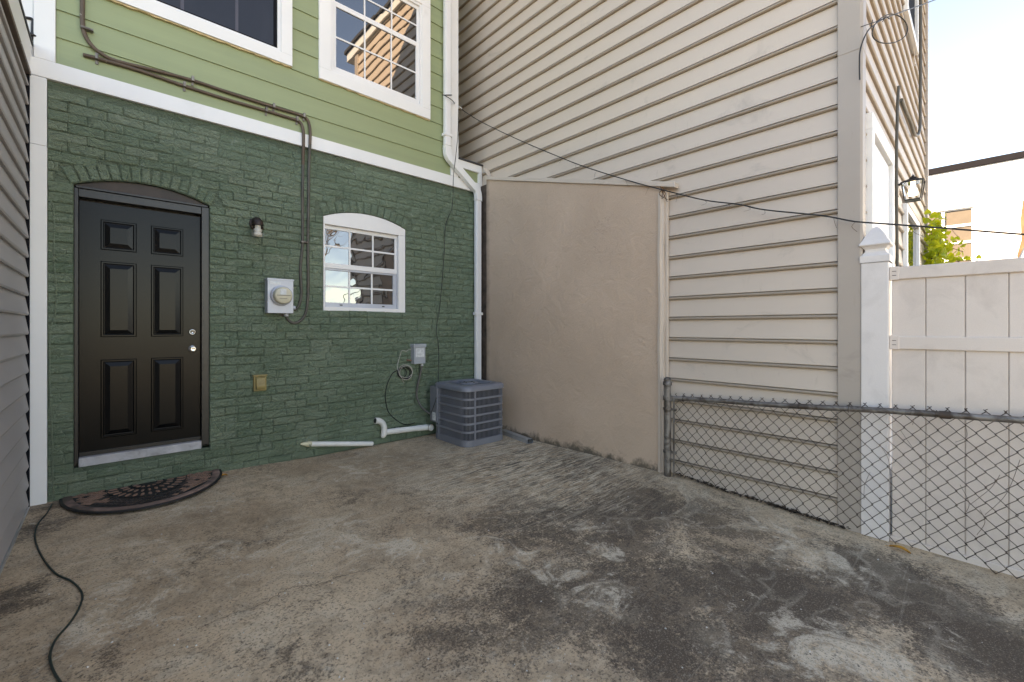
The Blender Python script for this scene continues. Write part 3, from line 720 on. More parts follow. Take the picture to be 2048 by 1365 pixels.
# vertical edge trim of the stucco
zt2 = st_top(st_y1) - .06
b = MB(); vs_ = []; fs = []; ns = 30
for i in range(ns + 1):
    zq = -.02 + (zt2 + .02) * i / ns; dy = .010 * mnoise.noise(Vector((3, 0, zq * 2.2))); e = st_y1 + .012 + dy
    if zq < .3: e += .0
    vs_ += [(-.012, e + .014, zq), (-.082, e + .012, zq), (-.086, e - .012, zq), (-.066, e - .02, zq), (-.062, e - .034, zq), (-.012, e - .036, zq)]
for i in range(ns):
    for k in range(6): fs.append((i * 6 + k, i * 6 + (k + 1) % 6, (i + 1) * 6 + (k + 1) % 6, (i + 1) * 6 + k))
fs += [tuple(range(6)), tuple(range(ns * 6 + 5, ns * 6 - 1, -1))]
b.add(vs_, fs); b.obj('edge_trim', 'beige', stw)
b = MB(); b.prism([(-.010, st_y1 - .024), (-.035, st_y1 - .024), (-.035, ytr - .012), (-.022, ytr - .014), (-.010, ytr - .014)], -.10, zt2 + .03, 'z'); b.obj('channel_trim', 'beige', stw, .002)

# facade of the beige house
xr = FA(1850, 300).x
wins = []
DZT = 2.93; dX0, dX1 = .19, 1.33
W2 = (2.40, 3.78, 1.2, 2.70); W3 = (2.45, 3.60, 4.80, 6.4)
z_ = P0 - PZ * 6 - .012
while z_ < ZT - .02:
    h = min(PZ, ZT - z_); spans = [(.104, xr)]
    for (a, c, zb_, zt_) in ((dX0, dX1, .4, DZT), W2, W3):
        if z_ + h > zb_ and z_ < zt_:
            ns = []
            for s0, s1 in spans:
                if a > s0 - .2 and c < s1 + .01: ns += [(s0, a), (c, s1)]
                else: ns.append((s0, s1))
            spans = [s for s in ns if s[1] - s[0] > .02]
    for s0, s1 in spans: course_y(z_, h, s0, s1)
    z_ += PZ
b = MB(); b.box((xr + .001, FY - .03, -.14), (xr + .14, FY + .028, ZT)); b.obj('corner_post', 'beigetrim', beige, .004)
b = MB(); b.box((dX0 + .02, FY + .004, .4), (dX1 - .02, FY + .029, DZT - .02)); dr = b.obj('side_door', 'white', beige)
frame4(dr, 'casing', dX0, dX1, .4, DZT, .09, .09, .02, .12, FY - .045, FY + .003, 'white', .004)
b = MB(); b.box((dX0 + .095, FY - .012, .44), (dX0 + .11, FY + .003, DZT - .13)); b.obj('weather_strip', 'slate', dr)
b = MB(); b.box((dX0 + .12, FY - .018, .45), (dX1 - .11, FY + .003, DZT - .14)); b.obj('door_leaf', 'whitepl', dr, .003)
b = MB(); b.box((dX0 - .1, FY - 1.0, -.15), (dX1 + .2, FY + .03, .4)); b.obj('door_step', 'farwhite', beige, .01)
for (a, c, zb_, zt_), m_ in ((W2, 'glass'), (W3, 'slate')):
    b = MB(); b.box((a + .02, FY + .004, zb_ + .02), (c - .02, FY + .029, zt_ - .02)); wi = b.obj('facade_window', 'white', beige)
    frame4(wi, 'casing', a, c, zb_, zt_, .08, .08, .08, .08, FY - .035, FY + .003, 'white', .003)
    b = MB(); b.box((a + .08, FY - .005, zb_ + .08), (c - .08, FY + .003, zt_ - .08)); b.obj('pane', m_, wi)
    b = MB(); b.box((a + .08, FY - .014, (zb_ + zt_) / 2 - .02), (c - .08, FY - .006, (zb_ + zt_) / 2 + .02)); b.obj('meeting_rail', 'whitepl', wi)

# ------------------------------------------------------------------ grey-sided extension on the left
LX = -4.352
grey = thing('grey_sided_extension', (LX - 1.5, -2, 0), 'low grey vinyl sided extension at the left edge of the yard', 'building')
b = MB(); b.box((LX - 3.5, -4.2, -.15), (LX - .02, -.04, 3.24)); b.obj('extension_body', 'grey', grey)
z_ = .03
while z_ < 3.2:
    h = min(.142, 3.24 - z_)
    b = MB(); P = [(LX - .03, z_), (LX + .014, z_), (LX + .018, z_ + .012), (LX - .002, z_ + h + .004), (LX - .03, z_ + h + .004)]
    b.prism([(x, zz) for x, zz in P], -4.2, -.065, 'y'); b.obj('siding_course', 'grey', grey); z_ += .142
b = MB(); b.box((LX - .03, -.064, -.02), (LX + .020, -.038, 3.24)); b.obj('end_channel', 'slate', grey)
b = MB(); b.box((LX - .03, -4.2, gz(LX, -1) - .02), (LX + .022, -.066, .028)); b.obj('base_flashing', 'alu', grey, .003)
b = MB(); b.box((LX - .03, -4.2, 3.242), (LX + .026, -.04, 3.275)); b.obj('top_channel', 'cable', grey, .003)
b = MB(); b.prism([(LX - .1, 3.276), (LX + .018, 3.276), (LX + .030, 3.47), (LX - .1, 3.47)], -4.25, -.036, 'y'); b.obj('fascia', 'white', grey, .003)
b = MB(); b.box((LX - 3.6, -4.3, 3.471), (LX + .036, -.036, 3.495)); b.obj('roof', 'roofing', grey)
# black iron bracket remnant
def c3(x, y): return (x / 5.6875, y / 5.6875)
pb = [G(*c3(x, y), .02) for x, y in [(250, 200), (310, 205), (370, 225), (372, 300), (368, 385), (352, 450), (338, 520)]]
b = MB(); b.tube(smooth(pb, 4), .010, 6)
pb2 = [G(*c3(x, y), .03) for x, y in [(318, 392), (365, 395), (412, 414)]]; b.tube(pb2, [.012, .016, .004], 6)
tag(b.obj('iron_bracket', 'blackwood'), 'small black iron bracket on the white corner board', 'bracket')

# ------------------------------------------------------------------ downspout on the green house corner
ds = thing('white_downspout', (-.3, -.06, 0), 'white downspout running down the corner of the green house', 'downspout')
def rect_tube(b, pts, wx, wy):
    rings = []
    for i, p in enumerate(pts):
        t = (pts[min(i + 1, len(pts) - 1)] - pts[max(i - 1, 0)]).normalized()
        side = t.cross(Vector((0, 1, 0))).normalized(); out = Vector((0, 1, 0))
        rings.append([p + side * wx / 2 + out * wy / 2, p - side * wx / 2 + out * wy / 2, p - side * wx / 2 - out * wy / 2, p + side * wx / 2 - out * wy / 2])
    vs_ = [q for r_ in rings for q in r_]
    fs = [(i * 4 + k, i * 4 + (k + 1) % 4, (i + 1) * 4 + (k + 1) % 4, (i + 1) * 4 + k) for i in range(len(rings) - 1) for k in range(4)]
    fs += [(0, 1, 2, 3), tuple(range(len(vs_) - 1, len(vs_) - 5, -1))]; b.add(vs_, fs)
dw = .085
xa = G(894.5, 150, .075).x; xb = G(956, 500, .075).x
za_ = G(894, 300, .075).z; zb_ = G(956, 385, .075).z
b = MB(); rect_tube(b, [Vector((xa, -.072, 8.4)), Vector((xa, -.072, za_ + .02))], dw, .065); b.obj('upper_pipe', 'whitepl', ds, .008)
el = smooth([Vector((xa, -.074, za_ + .05)), Vector((xa, -.074, za_ - .03)), Vector((xa + .02, -.076, za_ - .09)), Vector((xa + .09, -.078, za_ - .15)), Vector((xb - .10, -.078, zb_ + .07)), Vector((xb - .02, -.077, zb_ + .01)), Vector((xb, -.076, zb_ - .07)), Vector((xb, -.076, zb_ - .12))], 5)
b = MB(); rect_tube(b, el, dw + .006, .072); b.obj('offset_elbow', 'white', ds, .008)
b = MB(); rect_tube(b, [Vector((xb, -.072, zb_ - .10)), Vector((xb, -.072, .08))], dw, .065); b.obj('lower_pipe', 'whitepl', ds, .008)
zs_ = G(955, 628, .075).z
for (xx, zz) in ((xa, G(894, 271, .075).z), (xb, zs_)):
    b = MB(); b.box((xx - .062, -.112, zz - .018), (xx + .062, -.036, zz + .018)); b.obj('strap', 'white', ds, .004)
b = MB(); rect_tube(b, [Vector((xb, -.071, .10)), Vector((xb + .01, -.09, .02)), Vector((xb + .03, -.2, -.01))], dw + .004, .07)
b.obj('outlet', 'whitepl', ds, .004)

# ------------------------------------------------------------------ service cables
def cable(name, px, r, m, label, cat, off=.018, clips=(), k=5, lowfrom=None, lowmat=None):
    e = thing(name, G(*px[-1], off), label, cat)
    offs = []
    for p in px:
        q = G(*p, 0); o = off
        if BB - .05 < q.z < BT + .05: o = off + .032
        elif q.z >= BT: o = off + .014
        offs.append(G(p[0], p[1], o))
    if lowfrom is None: MB().tube(smooth(offs, k), r, 8).obj('sheath', m, e)
    else:
        i = lowfrom; MB().tube(smooth(offs[:i + 1], k), r, 8).obj('sheath', m, e); MB().tube(smooth(offs[i:], k), r * .98, 8).obj('sheath', lowmat, e)
    for (cx_, cy_, vert) in clips:
        q = G(cx_, cy_, 0); base = .018 if q.z > BT else 0
        b = MB()
        if vert: b.box((q.x - .024, -base - r * 2 - .008, q.z - .009), (q.x + .05, -base - .0, q.z + .009))
        else: b.box((q.x - .010, -base - r * 2 - .009, q.z - .022), (q.x + .010, -base - .0, q.z + .022)); b.box((q.x - .010, -base - .006, q.z - .055), (q.x + .010, -base + .0, q.z - .022))
        b.obj('clip', 'galv', e, .002)
c1 = [(165, -160), (165, 0), (165, 45), (170, 70), (184, 92), (205, 109), (232, 122), (300, 139), (384.6, 161), (465, 188), (545.8, 214), (590, 227), (606, 233), (615, 240), (619, 252), (620.5, 270), (620, 290), (618, 330), (617, 400), (616, 476), (616, 530), (616.5, 560), (615.5, 600), (611.6, 625), (603, 640), (590, 646.5), (579, 642.6), (573, 634)]
c2 = [(166, 110), (194, 117), (280, 142), (368, 172), (450, 198), (531, 221.6), (575, 235), (594, 241), (603, 249), (606.5, 262), (607, 280), (606, 330), (605, 400), (605, 485), (601, 534), (602, 567), (602.5, 589), (599.6, 606), (594, 617), (588, 620)]
cable('service_cable', c1, .015, 'cable', 'brown cable from above that loops under the electric meter', 'cable', .016, [(170, 62, True), (384.6, 162, False), (545.8, 215, False), (606, 234, False)], lowfrom=16, lowmat='cablegrey')
cable('service_cable', c2, .015, 'cable', 'brown cable starting in the clapboard and entering the meter side', 'cable', .014, [(194, 118, False), (368, 173, False), (531, 222.5, False), (592, 241, False), (604.8, 485, True)], lowfrom=11, lowmat='cablegrey')

# ------------------------------------------------------------------ electric meter
mo = .11
mx0, mx1 = G(535, 590, mo).x, G(587, 590, mo).x; mz0, mz1 = G(560, 627, mo).z, G(560, 559, mo).z
met = thing('electric_meter', ((mx0 + mx1) / 2, 0, mz0), 'grey electric meter with round cream dial on the green wall', 'meter')
b = MB(); b.box((mx0, -mo, mz0), (mx1, -.006, mz1)); b.obj('meter_box', 'meter', met, .004)
b = MB(); b.box((mx0 - .004, -mo - .004, mz1 - .012), (mx1 + .004, -.006, mz1 + .006)); b.obj('lid_lip', 'meter', met, .002)
mc = G(562.5, 592, mo)
b = MB(); b.lathe([(.100, 0), (.100, .018), (.094, .024), (.085, .026)], (mc.x, -mo, mc.z), (0, -1, 0), 40); b.obj('socket_ring', 'meter', met)
b = MB(); b.lathe([(.084, .02), (.084, .06), (.080, .085), (.070, .094), (.0, .096)], (mc.x, -mo, mc.z), (0, -1, 0), 40); b.obj('dial_cover', 'cream', met)
b = MB(); b.box((mc.x - .034, -mo - .0985, mc.z + .005), (mc.x + .022, -mo - .093, mc.z + .06)); b.obj('display', 'labelgrey', met, .002)
b = MB(); b.box((mc.x - .062, -mo - .0975, mc.z - .004), (mc.x + .062, -mo - .093, mc.z + .001)); b.obj('dial_mark', 'flex', met)
b = MB(); b.box((mc.x - .04, -mo - .0975, mc.z - .034), (mc.x + .03, -mo - .093, mc.z - .03)); b.obj('dial_mark', 'flex', met)
b = MB(); b.box((mx0 + .02, -mo - .002, mz1 - .055), (mx0 + .12, -mo + .001, mz1 - .025)); b.obj('maker_plate', 'labelgrey', met)
b = MB(); b.lathe([(.02, 0), (.02, .035)], (mx1 - .004, -.05, G(590, 616, .05).z), (1, 0, 0), 14); b.obj('cable_fitting', 'meter', met)
b = MB(); b.lathe([(.02, 0), (.02, .03)], (G(573, 630, .05).x, -.05, mz0 + .002), (0, 0, -1), 14); b.obj('cable_fitting', 'meter', met)
b = MB(); sp = [Vector((mx0 + .13 + .018 * math.sin(i * 1.3), -mo + .015 - .01 * math.cos(i * 1.9), mz0 - .002 - .012 - .012 * math.sin(i * .9))) for i in range(10)]; b.tube(smooth(sp, 4), .003, 5); b.obj('seal_wire', 'cable', met)

# ------------------------------------------------------------------ jelly jar wall light
lp = G(511, 449, .0); lamp = thing('wall_light', (lp.x, 0, lp.z - .1), 'brown wall light with clear jar beside the black door', 'light')
M['bronze'] = mat('dark_bronze', (.03, .018, .014), .45, .3, 12, .1, 60, metal=.3)
b = MB(); b.lathe([(.062, 0.004), (.060, .014), (.05, .018), (.0, .02)], (lp.x, 0, lp.z), (0, -1, 0), 24); b.obj('back_plate', 'bronze', lamp)
b = MB(); b.tube(smooth([Vector((lp.x, -.01, lp.z + .01)), Vector((lp.x, -.05, lp.z + .02)), Vector((lp.x, -.085, lp.z + .0)), Vector((lp.x, -.09, lp.z - .03))], 5), [.040] * 5 + [.042] * 5 + [.05] * 6, 16); b.obj('hood', 'bronze', lamp)
jz = lp.z - .028
b = MB(); b.lathe([(.044, 0), (.050, .02), (.050, .095), (.046, .108), (.0, .11)], (lp.x, -.09, jz), (0, 0, -1), 24); b.obj('glass_jar', 'jar', lamp)
b = MB(); b.lathe([(.022, 0), (.022, .03), (.03, .035), (.03, .06), (.022, .066), (.033, .07), (.033, .10), (.0, .102)], (lp.x, -.09, jz - .002), (0, 0, -1), 16); b.obj('bulb', 'porcelain', lamp)

# ------------------------------------------------------------------ tan vent hood
v0, v1 = G(508, 784, .05), G(534, 750, .05)
vent = thing('vent_hood', ((v0.x + v1.x) / 2, 0, v0.z), 'small yellow plastic vent hood low on the green wall', 'vent')
b = MB(); b.box((v0.x, -.035, v0.z), (v1.x, -.006, v1.z)); b.obj('frame', 'brass', vent, .006)
b = MB(); mx_ = v0.x + .03
b.prism([(-.034, v0.z + .015), (-.06, v0.z + .02), (-.066, v0.z + .05), (-.055, v1.z - .03), (-.034, v1.z - .012)], v0.x + .018, v1.x - .012, 'x'); b.obj('flap', 'brass', vent, .006)
b = MB(); b.box((v0.x - .006, -.045, v1.z - .012), (v1.x + .006, -.006, v1.z + .004)); b.obj('drip_lip', 'brass', vent, .003)

# ------------------------------------------------------------------ disconnect box with conduit
d0, d1 = G(829, 729, .10), G(851.5, 690, .10)
dis = thing('disconnect_box', ((d0.x + d1.x) / 2, 0, d0.z), 'grey electrical disconnect box with flexible conduit above the air conditioner', 'electrical box')
b = MB(); b.box((d0.x, -.095, d0.z), (d1.x, -.006, d1.z)); b.obj('case', 'boxgrey', dis, .006)
b = MB(); b.box((d0.x - .008, -.104, d1.z - .03), (d1.x + .008, -.006, d1.z + .012)); b.obj('lid', 'boxgrey', dis, .005)
b = MB(); b.box((d0.x + .022, -.0975, d0.z + .085), (d1.x - .02, -.094, d1.z - .04)); b.obj('label_plate', 'labelgrey', dis)
fx = [(843.7, 733, .05), (840, 751, .05), (834.5, 777, .05), (834, 795, .06), (841.5, 812, .10), (851, 822, .18), (861, 828.5, .26)]
b = MB(); b.tube(smooth([G(*q) for q in fx], 6), .0125, 10); b.obj('conduit', 'flex', dis)
q = G(843.7, 732, .05); b = MB(); b.lathe([(.02, 0), (.02, .03), (.016, .034)], (q.x, -.05, d0.z + .002), (0, 0, -1), 14); b.obj('fitting', 'labelgrey', dis)
b = MB(); b.tube([G(813, 720.5, .012), G(828, 722, .03)], .010, 8); b.obj('stub_pipe', mat('copper_pipe', (.22, .11, .07), .5, .3, 10, .1), dis)
# coiled thin cable
cl = thing('coiled_cable', G(809, 746, .02), 'thin black and white cable coiled on the wall beside the disconnect box', 'cable')
def loop(cx_, cy_, rx, ry, off, ph=0, turns=1.0):
    return [G(cx_ + rx * math.cos(ph + 2 * math.pi * i / 20), cy_ + ry * math.sin(ph + 2 * math.pi * i / 20), off) for i in range(int(20 * turns) + 1)]
b = MB()
for i, (ox, oy, rx, ry) in enumerate([(809, 745, 14, 13), (808, 746, 12, 11), (804, 746, 9, 10), (810, 747, 13, 12)]): b.tube(loop(ox, oy, rx, ry, .016 + .007 * i, i), .0045, 6)
b.tube(smooth([G(*q, .014) for q in [(795, 741), (784.4, 748), (776, 765), (772, 780), (770.6, 796), (775, 820), (783, 832), (792, 840), (803, 847), (815, 850), (830, 846)]], 5), .0055, 6)
b.obj('black_cable', 'black', cl)
b = MB()
for i, (ox, oy, rx, ry) in enumerate([(811, 743, 14, 13), (812, 746, 12.5, 14)]): b.tube(loop(ox, oy, rx, ry, .04 + .006 * i, i + 2), .003, 5)
b.tube(smooth([G(*q, .016) for q in [(826, 699.5), (818, 699.8), (812, 703), (804, 701.5), (800, 712), (796, 726), (795, 741), (800, 752), (808, 766)]], 5), .0035, 5)
b.obj('white_cable', 'chip', cl)

# ------------------------------------------------------------------ pvc pipes
pv = thing('pvc_pipe', (G(672, 890).x, -.04, .02), 'straight white pvc pipe lying along the foot of the green wall', 'pipe')
a_, c_ = G(622, 888.5, .034), G(745, 888, .034)
q0 = G(601, 888.5, .034)
b = MB(); b.tube([a_, c_], .027, 16); b.obj('tube', 'pvc', pv)
b = MB(); b.tube([a_ + (a_ - c_).normalized() * .035, a_], .0315, 16); b.obj('collar', 'pvcold', pv)
b = MB(); b.tube([q0, q0.lerp(a_, .35), q0.lerp(a_, .6), a_], [.008, .02, .028, .0285], 12); b.obj('broken_end', 'pvcold', pv)
pd = thing('pvc_drain', (G(800, 870).x, -.06, 0), 'white pvc drain pipe with curved elbows beside the air conditioner', 'pipe')
e1 = [G(*q) for q in [(751, 842, .05), (757, 842, .05), (764, 846, .05), (768, 854, .05), (768.5, 862, .05)]]
b = MB(); b.tube(smooth(e1, 6), .034, 16); b.obj('elbow', 'pvc', pd)
b = MB(); b.tube([G(750.4, 842, .05), G(753.5, 842, .05)], .0375, 16, True); b.obj('elbow_rim', 'pvc', pd)
b = MB(); b.tube([G(750, 842, .05), G(750.3, 842, .05)], .030, 16, True); b.obj('opening', 'black', pd)
b = MB(); b.tube(smooth([G(*q) for q in [(768.5, 862, .05), (768, 868, .05), (764, 876, .05)]], 5), [.036] * 6 + [.035, .032, .028, .02, .012][:5], 16); b.obj('broken_elbow', 'pvc', pd)
h0, h1, h2 = G(772, 864.5, .055), G(834, 857, .055), G(856, 855, .055)
b = MB(); b.tube([h0, h1], .033, 16); b.obj('tube', 'pvc', pd)
for u in (.32, .38): 
    b = MB(); c0 = h0.lerp(h1, u); b.tube([c0, c0 + (h1 - h0).normalized() * .012], .0365, 16); b.obj('rim', 'pvc', pd)
b = MB(); b.tube([h1, h1.lerp(h2, .9)], .037, 16); b.obj('coupling', 'pvc', pd)
b = MB(); b.lathe([(.036, -.05), (.036, .045), (.041, .045), (.041, .062), (.034, .062), (.031, .02), (.0, .018)], h2, (.25, -1, .05), 20); b.obj('outlet_elbow', 'pvc', pd)

# ------------------------------------------------------------------ air conditioner
NC = Gd(934, 897); RC = Gd(1009, 878)
axr_ = RC.x; ax_l = NC.x - .02; ayf = (NC.y + RC.y) / 2 - .02; ah = .80
LCx = ax_l; ayb = Gd(871, 877).y
ax0, ax1, ay0, ay1 = ax_l, axr_, ayf, min(ayf + .72, -.16)
gzz = gz((ax0 + ax1) / 2, (ay0 + ay1) / 2)
az0 = gzz; az1 = CAM.z + (Y0 - 774) / FPX * ((Vector((ax0 + .05, ay0 + .05, 0)) - CAM).dot(FW))
ac = thing('air_conditioner', ((ax0 + ax1) / 2, (ay0 + ay1) / 2, gzz), 'blue grey outdoor air conditioner unit standing in the corner of the yard', 'air conditioner')
def rrect(x0_, x1_, y0_, y1_, r_, n=6):
    out = []
    for cx_, cy_, a in ((x1_ - r_, y1_ - r_, 0), (x0_ + r_, y1_ - r_, 90), (x0_ + r_, y0_ + r_, 180), (x1_ - r_, y0_ + r_, 270)):
        for i in range(n + 1): out.append((cx_ + r_ * math.cos(R_(a + 90 * i / n)), cy_ + r_ * math.sin(R_(a + 90 * i / n))))
    return out
RR = .11
def ringband(z0_, z1_, inset, th, name, m):
    o_ = rrect(ax0 + inset, ax1 - inset, ay0 + inset, ay1 - inset, RR - inset); i_ = rrect(ax0 + inset + th, ax1 - inset - th, ay0 + inset + th, ay1 - inset - th, RR - inset - th); n = len(o_)
    vs_ = [(x, y, z0_) for x, y in o_] + [(x, y, z1_) for x, y in o_] + [(x, y, z1_) for x, y in i_] + [(x, y, z0_) for x, y in i_]
    fs = []
    for k in range(n):
        j = (k + 1) % n
        for a in range(4): fs.append((a * n + k, a * n + j, ((a + 1) % 4) * n + j, ((a + 1) % 4) * n + k))
    b = MB(); b.add(vs_, fs); return b.obj(name, m, ac)
b = MB(); b.prism(rrect(ax0 + .05, ax1 - .05, ay0 + .05, ay1 - .05, RR - .05), az0 + .01, az1 - .03, 'z'); b.obj('coil_core', 'acdark', ac)
ringband(az0 + .004, az0 + .075, 0, .03, 'base_pan', 'ac')
zr0, zr1 = az0 + .075, az1 - .055
for k in range(1, 6):
    zc = zr0 + (zr1 - zr0) * k / 6; ringband(zc - .011, zc + .011, .002, .012, 'grille_band', 'ac')
b = MB(); outl = rrect(ax0 + .006, ax1 - .006, ay0 + .006, ay1 - .006, RR - .006, 10)
per = []
for k in range(len(outl)):
    p, q = Vector((*outl[k], 0)), Vector((*outl[(k + 1) % len(outl)], 0)); n = max(1, int((q - p).length / .0185))
    for i in range(n): per.append((p.lerp(q, i / n), (q - p).normalized()))
for p, t in per:
    nrm = Vector((t.y, -t.x, 0)); a = p - t * .0023; c = p + t * .0023; ii = nrm * -.006
    vs_ = [(*(a)[:2], zr0), (*(c)[:2], zr0), (*(c + ii)[:2], zr0), (*(a + ii)[:2], zr0), (*(a)[:2], zr1), (*(c)[:2], zr1), (*(c + ii)[:2], zr1), (*(a + ii)[:2], zr1)]
    b.add(vs_, [(0, 1, 5, 4), (1, 2, 6, 5), (2, 3, 7, 6), (3, 0, 4, 7)])
b.obj('grille_slats', 'ac', ac, kind='stuff')
b = MB(); b.box((ax0 + RR + .012, ay0 - .003, az0 + .02), (ax0 + RR + .038, ay0 + .012, az1 - .05)); b.obj('corner_seam', 'ac', ac, .003)
b = MB(); b.box((ax0 - .004, ay1 - .15, az0 + .02), (ax0 + .02, ay1 - .13, az1 - .05)); b.obj('corner_seam', 'ac', ac, .003)
b = MB(); b.box((ax0 - .02, ay1 - .13, az0 + .21), (ax0 + .12, ay1 + .03, az1 - .052)); b.obj('service_panel', 'ac', ac, .006)
b = MB(); b.box((ax0 - .0235, ay1 - .10, az0 + .23), (ax0 - .02, ay1 - .03, az0 + .33)); b.obj('rating_label', 'labelgrey', ac)
# top with fan opening
o_ = rrect(ax0 - .008, ax1 + .008, ay0 - .008, ay1 + .008, RR, 8); n = len(o_); cxa, cya = (ax0 + ax1) / 2, (ay0 + ay1) / 2; fr0 = min(ax1 - ax0, ay1 - ay0) / 2 - .045
def ang(p): return math.atan2(p[1] - cya, p[0] - cxa)
circ = [(cxa + fr0 * math.cos(ang(p)), cya + fr0 * math.sin(ang(p))) for p in o_]
inn = [(cxa + (fr0 - .03) * math.cos(ang(p)), cya + (fr0 - .03) * math.sin(ang(p))) for p in o_]
o2 = rrect(ax0 + .012, ax1 - .012, ay0 + .012, ay1 - .012, RR - .02, 8)
vs_ = [(x, y, az1 - .058) for x, y in o_] + [(x, y, az1 - .018) for x, y in o_] + [(x, y, az1) for x, y in o2] + [(x, y, az1 + .004) for x, y in circ] + [(x, y, az1 - .05) for x, y in inn]
fs = [(a * n + k, a * n + (k + 1) % n, (a + 1) * n + (k + 1) % n, (a + 1) * n + k) for a in range(4) for k in range(n)]
b = MB(); b.add(vs_, fs, True); b.obj('top_cover', 'ac', ac)
b = MB(); b.lathe([(fr0 - .02, 0), (fr0 - .02, .004)], (cxa, cya, az1 - .10), (0, 0, 1), 32); b.obj('fan_well', 'acdark', ac)
b = MB()
for r_ in [fr0 - .03 - .024 * i for i in range(8)]:
    b.tube([Vector((cxa + r_ * math.cos(2 * math.pi * i / 36), cya + r_ * math.sin(2 * math.pi * i / 36), az1 - .008)) for i in range(37)], .0022, 4, False)
for i in range(12):
    a = 2 * math.pi * i / 12; b.tube([Vector((cxa + .09 * math.cos(a), cya + .09 * math.sin(a), az1 - .004)), Vector((cxa + (fr0 - .01) * math.cos(a), cya + (fr0 - .01) * math.sin(a), az1 - .004))], .003, 4)
b.obj('fan_guard', 'ac', ac)
b = MB(); b.lathe([(.115, -.012), (.11, .004), (.0, .008)], (cxa, cya, az1 - .004), (0, 0, 1), 28); b.obj('motor_cap', 'ac', ac)
for i in range(4):
    a = i * math.pi / 2 + .4; b = MB(); b.lathe([(.010, 0), (.010, .008), (.0, .01)], (cxa + .07 * math.cos(a), cya + .07 * math.sin(a), az1 + .000), (0, 0, 1), 8); b.obj('motor_bolt', 'black', ac)
for i in range(3):
    b = MB(); a0 = 2 * math.pi * i / 3; vs_ = []
    for j in range(6):
        r_ = .08 + (fr0 - .13) * j / 5
        vs_ += [(cxa + r_ * math.cos(a0), cya + r_ * math.sin(a0), az1 - .085), (cxa + r_ * math.cos(a0 + .9), cya + r_ * math.sin(a0 + .9), az1 - .055)]
    b.add(vs_, [(2 * j, 2 * j + 1, 2 * j + 3, 2 * j + 2) for j in range(5)], True); b.obj('fan_blade', 'acdark', ac)

# loose downspout length on the slab
pA, pB = Vector((-.155, -.60, 0)), Vector((-.25, -1.2, 0))
pA.z = gz(pA.x, pA.y); t = (pB - pA); t.z = 0; t.normalize(); sdv = Vector((t.y, -t.x, 0)); sdv = -sdv if sdv.x < 0 else sdv
pA = pA - sdv * 0.0; prof_ = [(0, .003), (.078, .003), (.082, .012), (.078, .05), (.056, .056), (.042, .05), (.028, .056), (.004, .05), (0, .012)]
prof_ = [(u - .0, v) for u, v in prof_]
vs_ = []
for p in (pA, pB):
    zg = gz(p.x, p.y)
    for u, v in prof_: q = p + sdv * u; vs_.append((q.x, q.y, zg + v))
n = len(prof_)
b = MB(); b.add(vs_, [(i, (i + 1) % n, (i + 1) % n + n, i + n) for i in range(n)] + [tuple(range(n))])
ld = b.obj('loose_downspout', 'alu'); tag(ld, 'loose bare metal downspout length lying beside the air conditioner', 'downspout')

# ------------------------------------------------------------------ doormat
A_, B_ = Gd(128, 999), Gd(437, 948); dm = thing('doormat', (((A_ + B_) / 2).x, ((A_ + B_) / 2).y, 0), 'half round black and terracotta rubber mat below the black door', 'doormat')
mcx = (A_.x + B_.x) / 2; mcy = -.012; hw = (B_.x - A_.x) / 2 + .025; hd = abs(Gd(232, 1036).y - mcy) ; mzg = gz(mcx, -.25) + .004
for _ in range(1): mzg = max(gz(mcx - .4, -.05), gz(mcx + .4, -.05), gz(mcx, -.4)) + .002
def half(sx, n=40): return [(mcx + hw * sx * math.cos(math.pi * i / n), mcy - .0 - hd * sx * math.sin(math.pi * i / n)) for i in range(n + 1)]
b = MB(); b.prism(half(1.0), mzg, mzg + .012, 'z'); b.obj('rubber_base', 'matblack', dm, .004)
o_, i_ = half(.965), half(.86); n = len(o_)
b = MB(); b.add([(x, y, mzg + .0125) for x, y in o_] + [(x, y, mzg + .018) for x, y in half(.95)] + [(x, y, mzg + .018) for x, y in half(.875)] + [(x, y, mzg + .0125) for x, y in i_],
    [(a * n + k, a * n + k + 1, (a + 1) * n + k + 1, (a + 1) * n + k) for a in range(3) for k in range(n - 1)], True); b.obj('border', 'border', dm)
tw_ = .058
def inmat(x, y, s): return y < mcy - .006 and ((x - mcx) / (hw * s)) ** 2 + ((y - mcy) / (hd * s)) ** 2 < 1
tb = MB(); q = tw_ * .42
tb.add([(-q, 0, 0), (0, -q, 0), (q, 0, 0), (0, q, 0), (-q * .85, 0, .006), (0, -q * .85, .006), (q * .85, 0, .006), (0, q * .85, .006)], [(4, 5, 6, 7), (0, 1, 5, 4), (1, 2, 6, 5), (2, 3, 7, 6), (3, 0, 4, 7)])
tme = tb.mesh('tile', 'terra'); tme2 = tb.mesh('tile', 'terradirty')
mry = .36 * hd / .42
for i in range(-30, 31):
    for j in range(0, 26):
        x = mcx + (i + (.5 if j % 2 else 0)) * tw_; y = mcy - .012 - j * tw_ / 2
        if inmat(x, y, .83) and ((x - mcx) / .26) ** 2 + ((y - mcy) / (hd * .62)) ** 2 > 1:
            o = link('tile', tme2 if abs(x - mcx + .05) < .24 * (.8 + .4 * random.random()) and y < mcy - hd * .3 or random.random() < .08 else tme, dm); o.location = (x, y, mzg + .0122)
pb_ = MB(); 
pet = [(math.cos(a) * .5, math.sin(a)) for a in [2 * math.pi * i / 12 for i in range(12)]]
pb_.add([(px_ * .032, py_ * .05, 0) for px_, py_ in pet] + [(px_ * .026, py_ * .044, .006) for px_, py_ in pet], [tuple(range(12, 24))] + [(i, (i + 1) % 12, (i + 1) % 12 + 12, i + 12) for i in range(12)])
pme = pb_.mesh('petal', 'terra')
